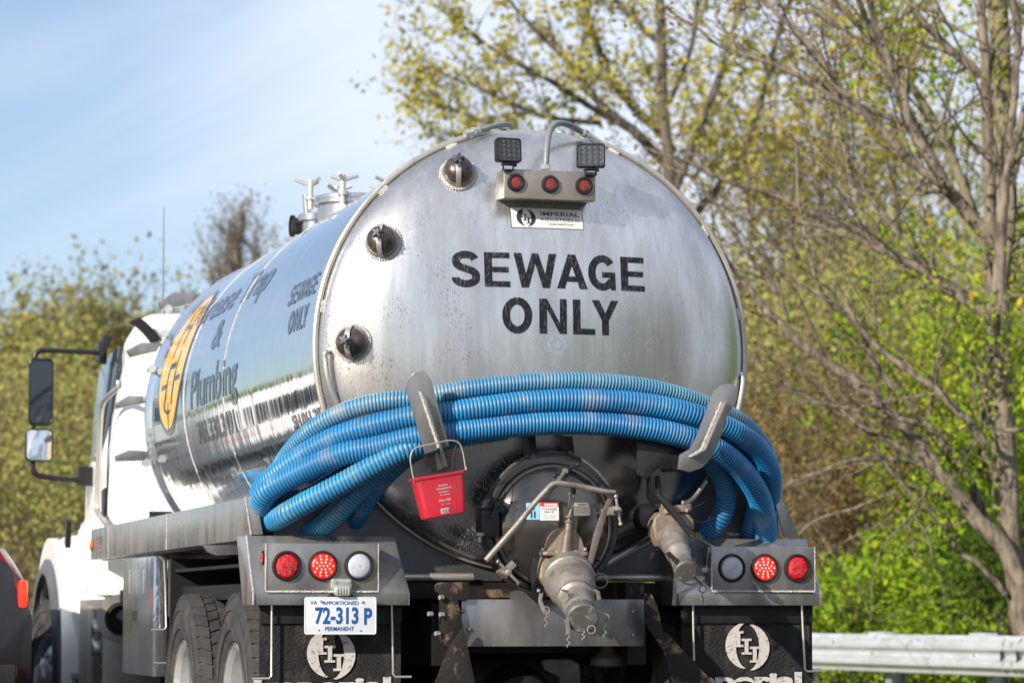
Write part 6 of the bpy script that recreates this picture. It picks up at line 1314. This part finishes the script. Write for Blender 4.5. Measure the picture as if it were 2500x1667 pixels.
# near tree on the right with its long diagonal limbs
nd = 2*[27.0, 27.2, 26.6, 26.9, 27.4, 27.0, 26.2, 26.6, 27.8, 27.2, 26.0, 26.3, 27.9, 27.5, 28.2, 26.8, 27.0, 28.5, 27.2, 26.5]
near = [
  ('b2', [(1300, 1500), (1262, 1300), (1240, 1100), (1228, 900), (1232, 700), (1214, 500), (1190, 200), (1165, 0), (1440, 800, 0, 'b1'), (1425, 500, 0, 'b1'), (1400, 200, 0, 'b1'), (1385, -80, 0, 'b1')], .125, .045),
  ('b1', [(1470, 1250), (1462, 1060), (1350, 930), (1230, 780), (1130, 620), (1060, 500), (1040, 400), (980, 270), (930, 130), (885, -30)], .085, .028),
  ('b1', [(1478, 1330), (1474, 1160), (1495, 900), (1520, 740), (1560, 600), (1620, 450)], .07, .04),
  ('b1', [(1480, 1330), (1480, 1130), (1520, 880), (1500, 650), (1518, 400), (1530, 200), (1500, -60)], .055, .035),
  ('b1', [(1230, 780), (1180, 680), (1060, 470), (940, 230), (880, 100), (820, -20)], .045, .022),
  ('b1', [(1230, 790), (1100, 700), (900, 500), (780, 380), (680, 230), (560, 100), (430, -20)], .05, .02),
  ('b1', [(870, 480), (720, 390), (640, 340), (480, 270), (380, 240), (320, 170), (250, 90)], .03, .008),
  ('b2', [(1250, 1130), (1150, 950), (1040, 830), (900, 640), (750, 440), (600, 290), (400, 150), (200, 0), (440, 1290, 0, 'b1'), (330, 1170, 0, 'b1'), (250, 1050, 0, 'b1')], .095, .02),
  ('b2', [(1225, 980), (1190, 800), (1150, 650), (1100, 530), (1100, 430), (1110, 250), (1070, 120)], .07, .025),
  ('b2', [(1120, 930), (1030, 680), (930, 570), (820, 420), (700, 280), (590, 150), (530, 0), (720, 1280, 0, 'b1'), (660, 1100, 0, 'b1'), (610, 880, 0, 'b1'), (600, 640, 0, 'b1')], .06, .012),
  ('b2', [(1090, 500), (980, 380), (850, 260), (700, 150), (560, 30), (800, 1270, 0, 'b1'), (700, 1200, 0, 'b1')], .045, .014),
  ('b2', [(830, 430), (700, 405), (560, 380), (400, 345), (270, 330), (190, 290)], .028, .008),
  ('b2', [(860, 610), (740, 580), (620, 565), (500, 575), (380, 620), (280, 660), (180, 705)], .035, .010),
  ('b2', [(940, 755), (800, 710), (700, 730), (560, 790), (400, 840), (280, 930)], .03, .008),
  ('b1', [(1450, 1380), (1260, 1220), (1030, 1090), (880, 990), (700, 920), (560, 850), (300, 770), (150, 690), (-20, 615)], .06, .012),
  ('b1', [(1450, 1370), (1300, 1260), (1100, 1120), (900, 1040), (720, 970), (540, 920)], .05, .012),
  ('b1', [(540, 1260), (480, 1190), (370, 1030), (260, 880), (190, 780)], .03, .010),
  ('b1', [(1390, 320), (1300, 240), (1190, 130), (1090, 10)], .055, .035),
  ('b1', [(1240, 820), (1100, 830), (960, 825), (850, 860)], .018, .006),
  ('b2', [(1266, 450), (1180, 450), (1110, 440), (1050, 440)], .022, .012),
  ('b1', [(1230, 1240), (1080, 1060), (960, 900), (860, 760), (800, 620), (770, 450), (700, 300), (640, 150)], .035, .010),
  ('b1', [(1060, 520), (900, 470), (740, 400), (600, 330), (430, 250), (300, 200), (180, 110), (60, 40)], .034, .009),
  ('b2', [(1000, 780), (860, 640), (700, 520), (560, 440), (420, 300), (300, 210), (160, 150), (40, 130)], .034, .009),
  ('b2', [(1180, 1180), (1060, 1060), (960, 1000), (880, 870), (760, 760), (650, 640), (560, 500), (480, 350), (440, 200)], .03, .008),
  ('b1', [(980, 270), (900, 180), (800, 120), (680, 60), (520, 20), (380, 30)], .026, .008),
  ('b2', [(1040, 830), (960, 870), (860, 880), (780, 960), (700, 1010)], .02, .006),
]
limb_tree('near_tree', 'near tree at the right edge with long bare limbs slanting up to the left', near, at(2470, 25.2), lambda i: nd[i]-1.8, kPal, lBrn, 4200, .026, .07, 6.5, .85, 5, lGrn, 2800, low2=4.4, thick=.86, xmin=DP(2210, 1200, 25).x)
limb_tree('mossy_tree', 'greenish mossy trunk with ivy leaves at the right edge, behind the slanting limbs', [
  ('s', [(2480, 1600), (2460, 1300), (2452, 1000), (2440, 700), (2455, 400), (2440, 100), (2430, -100)], .15, .10),
  ('s', [(2450, 820), (2400, 600), (2330, 400), (2260, 260), (2180, 150), (2100, 60), (2000, -40)], .06, .03),
  ('s', [(2452, 500), (2500, 300), (2560, 100)], .06, .03)], at(2478, 29.5), lambda i: 29.5, kMos, lYel, 1500, .04, .12, 8, .9, 6, lGrn, 1600, low2=8)
# mid distance trees on the right
rows = [(1950, 58, 'mid_b', 1.0), (2080, 46, 'mid_a', .98), (2290, 56, 'mid_b', .95), (2400, 52, 'mid_a', 1.1), (1860, 66, 'mid_a', .9), (2540, 60, 'mid_b', 1.0), (1720, 72, 'mid_b', .8), (2190, 40, 'mid_b', .6)]
for (u, dpt_, k, s), od in zip(rows, ordered(rows)):
    plant('woodland_tree', k, at(u, dpt_), od+' from the left of the slender '+{'mid_a': 'yellow', 'mid_b': 'olive'}[k]+'-leaved trees behind the near limbs', 'tree', 'woodland trees on the right', s)
rows = [(1800, 38, 'brush_y', 1.25), (1870, 44, 'brush', 1.5), (1960, 40, 'brush_y', 1.1), (2040, 46, 'brush', 1.6), (2120, 38, 'brush_y', 1.2), (2210, 44, 'brush', 1.5), (2300, 40, 'brush_y', 1.4), (2420, 38, 'brush', 1.2), (2500, 44, 'brush_y', 1.6), (1740, 46, 'brush_y', 1.5), (1910, 36, 'brush', 1.1), (2080, 34, 'brush', 1.0), (1830, 52, 'brush_y', 1.4), (2000, 54, 'brush_y', 1.3), (2180, 54, 'brush_y', 1.5), (2370, 54, 'brush_y', 1.4), (1700, 40, 'brush', 1.2), (1960, 33, 'brush', .8), (2150, 35, 'brush', 1.0), (2250, 37, 'brush', 1.1)]
for (u, dpt_, k, s), od in zip(rows, ordered(rows)):
    plant('understorey_shrub', k, at(u, dpt_), od+' from the left of the '+{'brush_y': 'yellow-green', 'brush': 'brown twiggy'}[k]+' shrubs behind the crash barrier', 'shrub', 'understorey behind the crash barrier', s*.88)
for i, (u, dpt_, k, s, sz, lb) in enumerate([(2035, 30.5, 'bush', .52, .42, 'bright green bush just right of the tail-light box'), (2150, 31.5, 'bush', .50, .42, 'bright green bush above the crash barrier, between two others'), (2085, 29.5, 'bush_d', .42, .34, 'darker green low bush in front of the bright ones by the barrier'), (2310, 31, 'bush', .62, .60, 'wide bright green bush below the slanting limbs'), (2420, 29, 'bush_d', .66, .62, 'dark green bush at the foot of the mossy trunk'), (2480, 31, 'bush', .75, .95, 'bright green bush at the right edge'), (2230, 29, 'bush', .42, .30, 'low green bush right behind the barrier posts'), (1960, 29.5, 'bush', .42, .36, 'green bush partly hidden behind the right mudflap')]):
    plant('green_bush', k, at(u, dpt_), lb, 'bush', None, s, scz=sz)
plant('young_tree', 'sapling', at(2390, 33), 'young tree with fresh bright green leaves beside the mossy trunk', 'tree', None, .85)
plant('young_tree', 'sapling', at(2335, 34), 'young bright green tree among the slanting limbs', 'tree', None, .75)
# grass and leaf litter on the verge, and the wood that closes the view far behind
rnd = np.random.default_rng(3); n = 30000; P = np.zeros((n, 3)); cc = np.array(tuple(A)); d1 = np.array(tuple(dr)); n1 = np.array(tuple(nr))
P = cc+d1*rnd.uniform(-6, 13, (n, 1))-n1*(rnd.uniform(-.5, 1, (n, 1))**1*6); P[:, 2] = GZ+rnd.random(n)**2*.22
me = leaves('grass', P, n, .02, .05, lGrn, rnd); o = bpy.data.objects.new('verge_grass', me); COL.objects.link(o); tag(o, 'green weeds and grass growing under and behind the crash barrier', 'grass', kind='stuff')
n = 90000; az = rnd.uniform(-.6, 1.1, n); dist = rnd.uniform(88, 100, n); P = np.stack([np.sin(az)*dist, np.cos(az)*dist, rnd.random(n)**1.3*(3.6+1.2*np.sin(az*37)+.8*np.sin(az*91))], 1)
me = leaves('wood', P, n, .3, .26, lOli, rnd); o = bpy.data.objects.new('far_wood', me); COL.objects.link(o); tag(o, 'hazy olive mass of woodland closing the view behind all the trees', 'woodland', kind='stuff')
print('objects', len(bpy.data.objects), 'tris', sum(len(m_.polygons)*2 for m_ in bpy.data.meshes))

for o in bpy.data.objects:
    n_ = o.name.split('.')[0]
    if o.parent is not None and n_ in ('lettering', 'bolt', 'bolts', 'lug_nuts', 'hand_holes', 'rivets', 'weld_ring', 'pin_ring', 'cam_arm', 'pin_chain', 'wing_bolts', 'splice_bolts', 'bungee_cord', 'cable', 'lens_ribs', 'barcode_bars', 'screw', 'plate_screw', 'plate_hole', 'monogram_strokes', 'pictogram', 'data_plate', 'fitting'): o['kind'] = 'stuff'
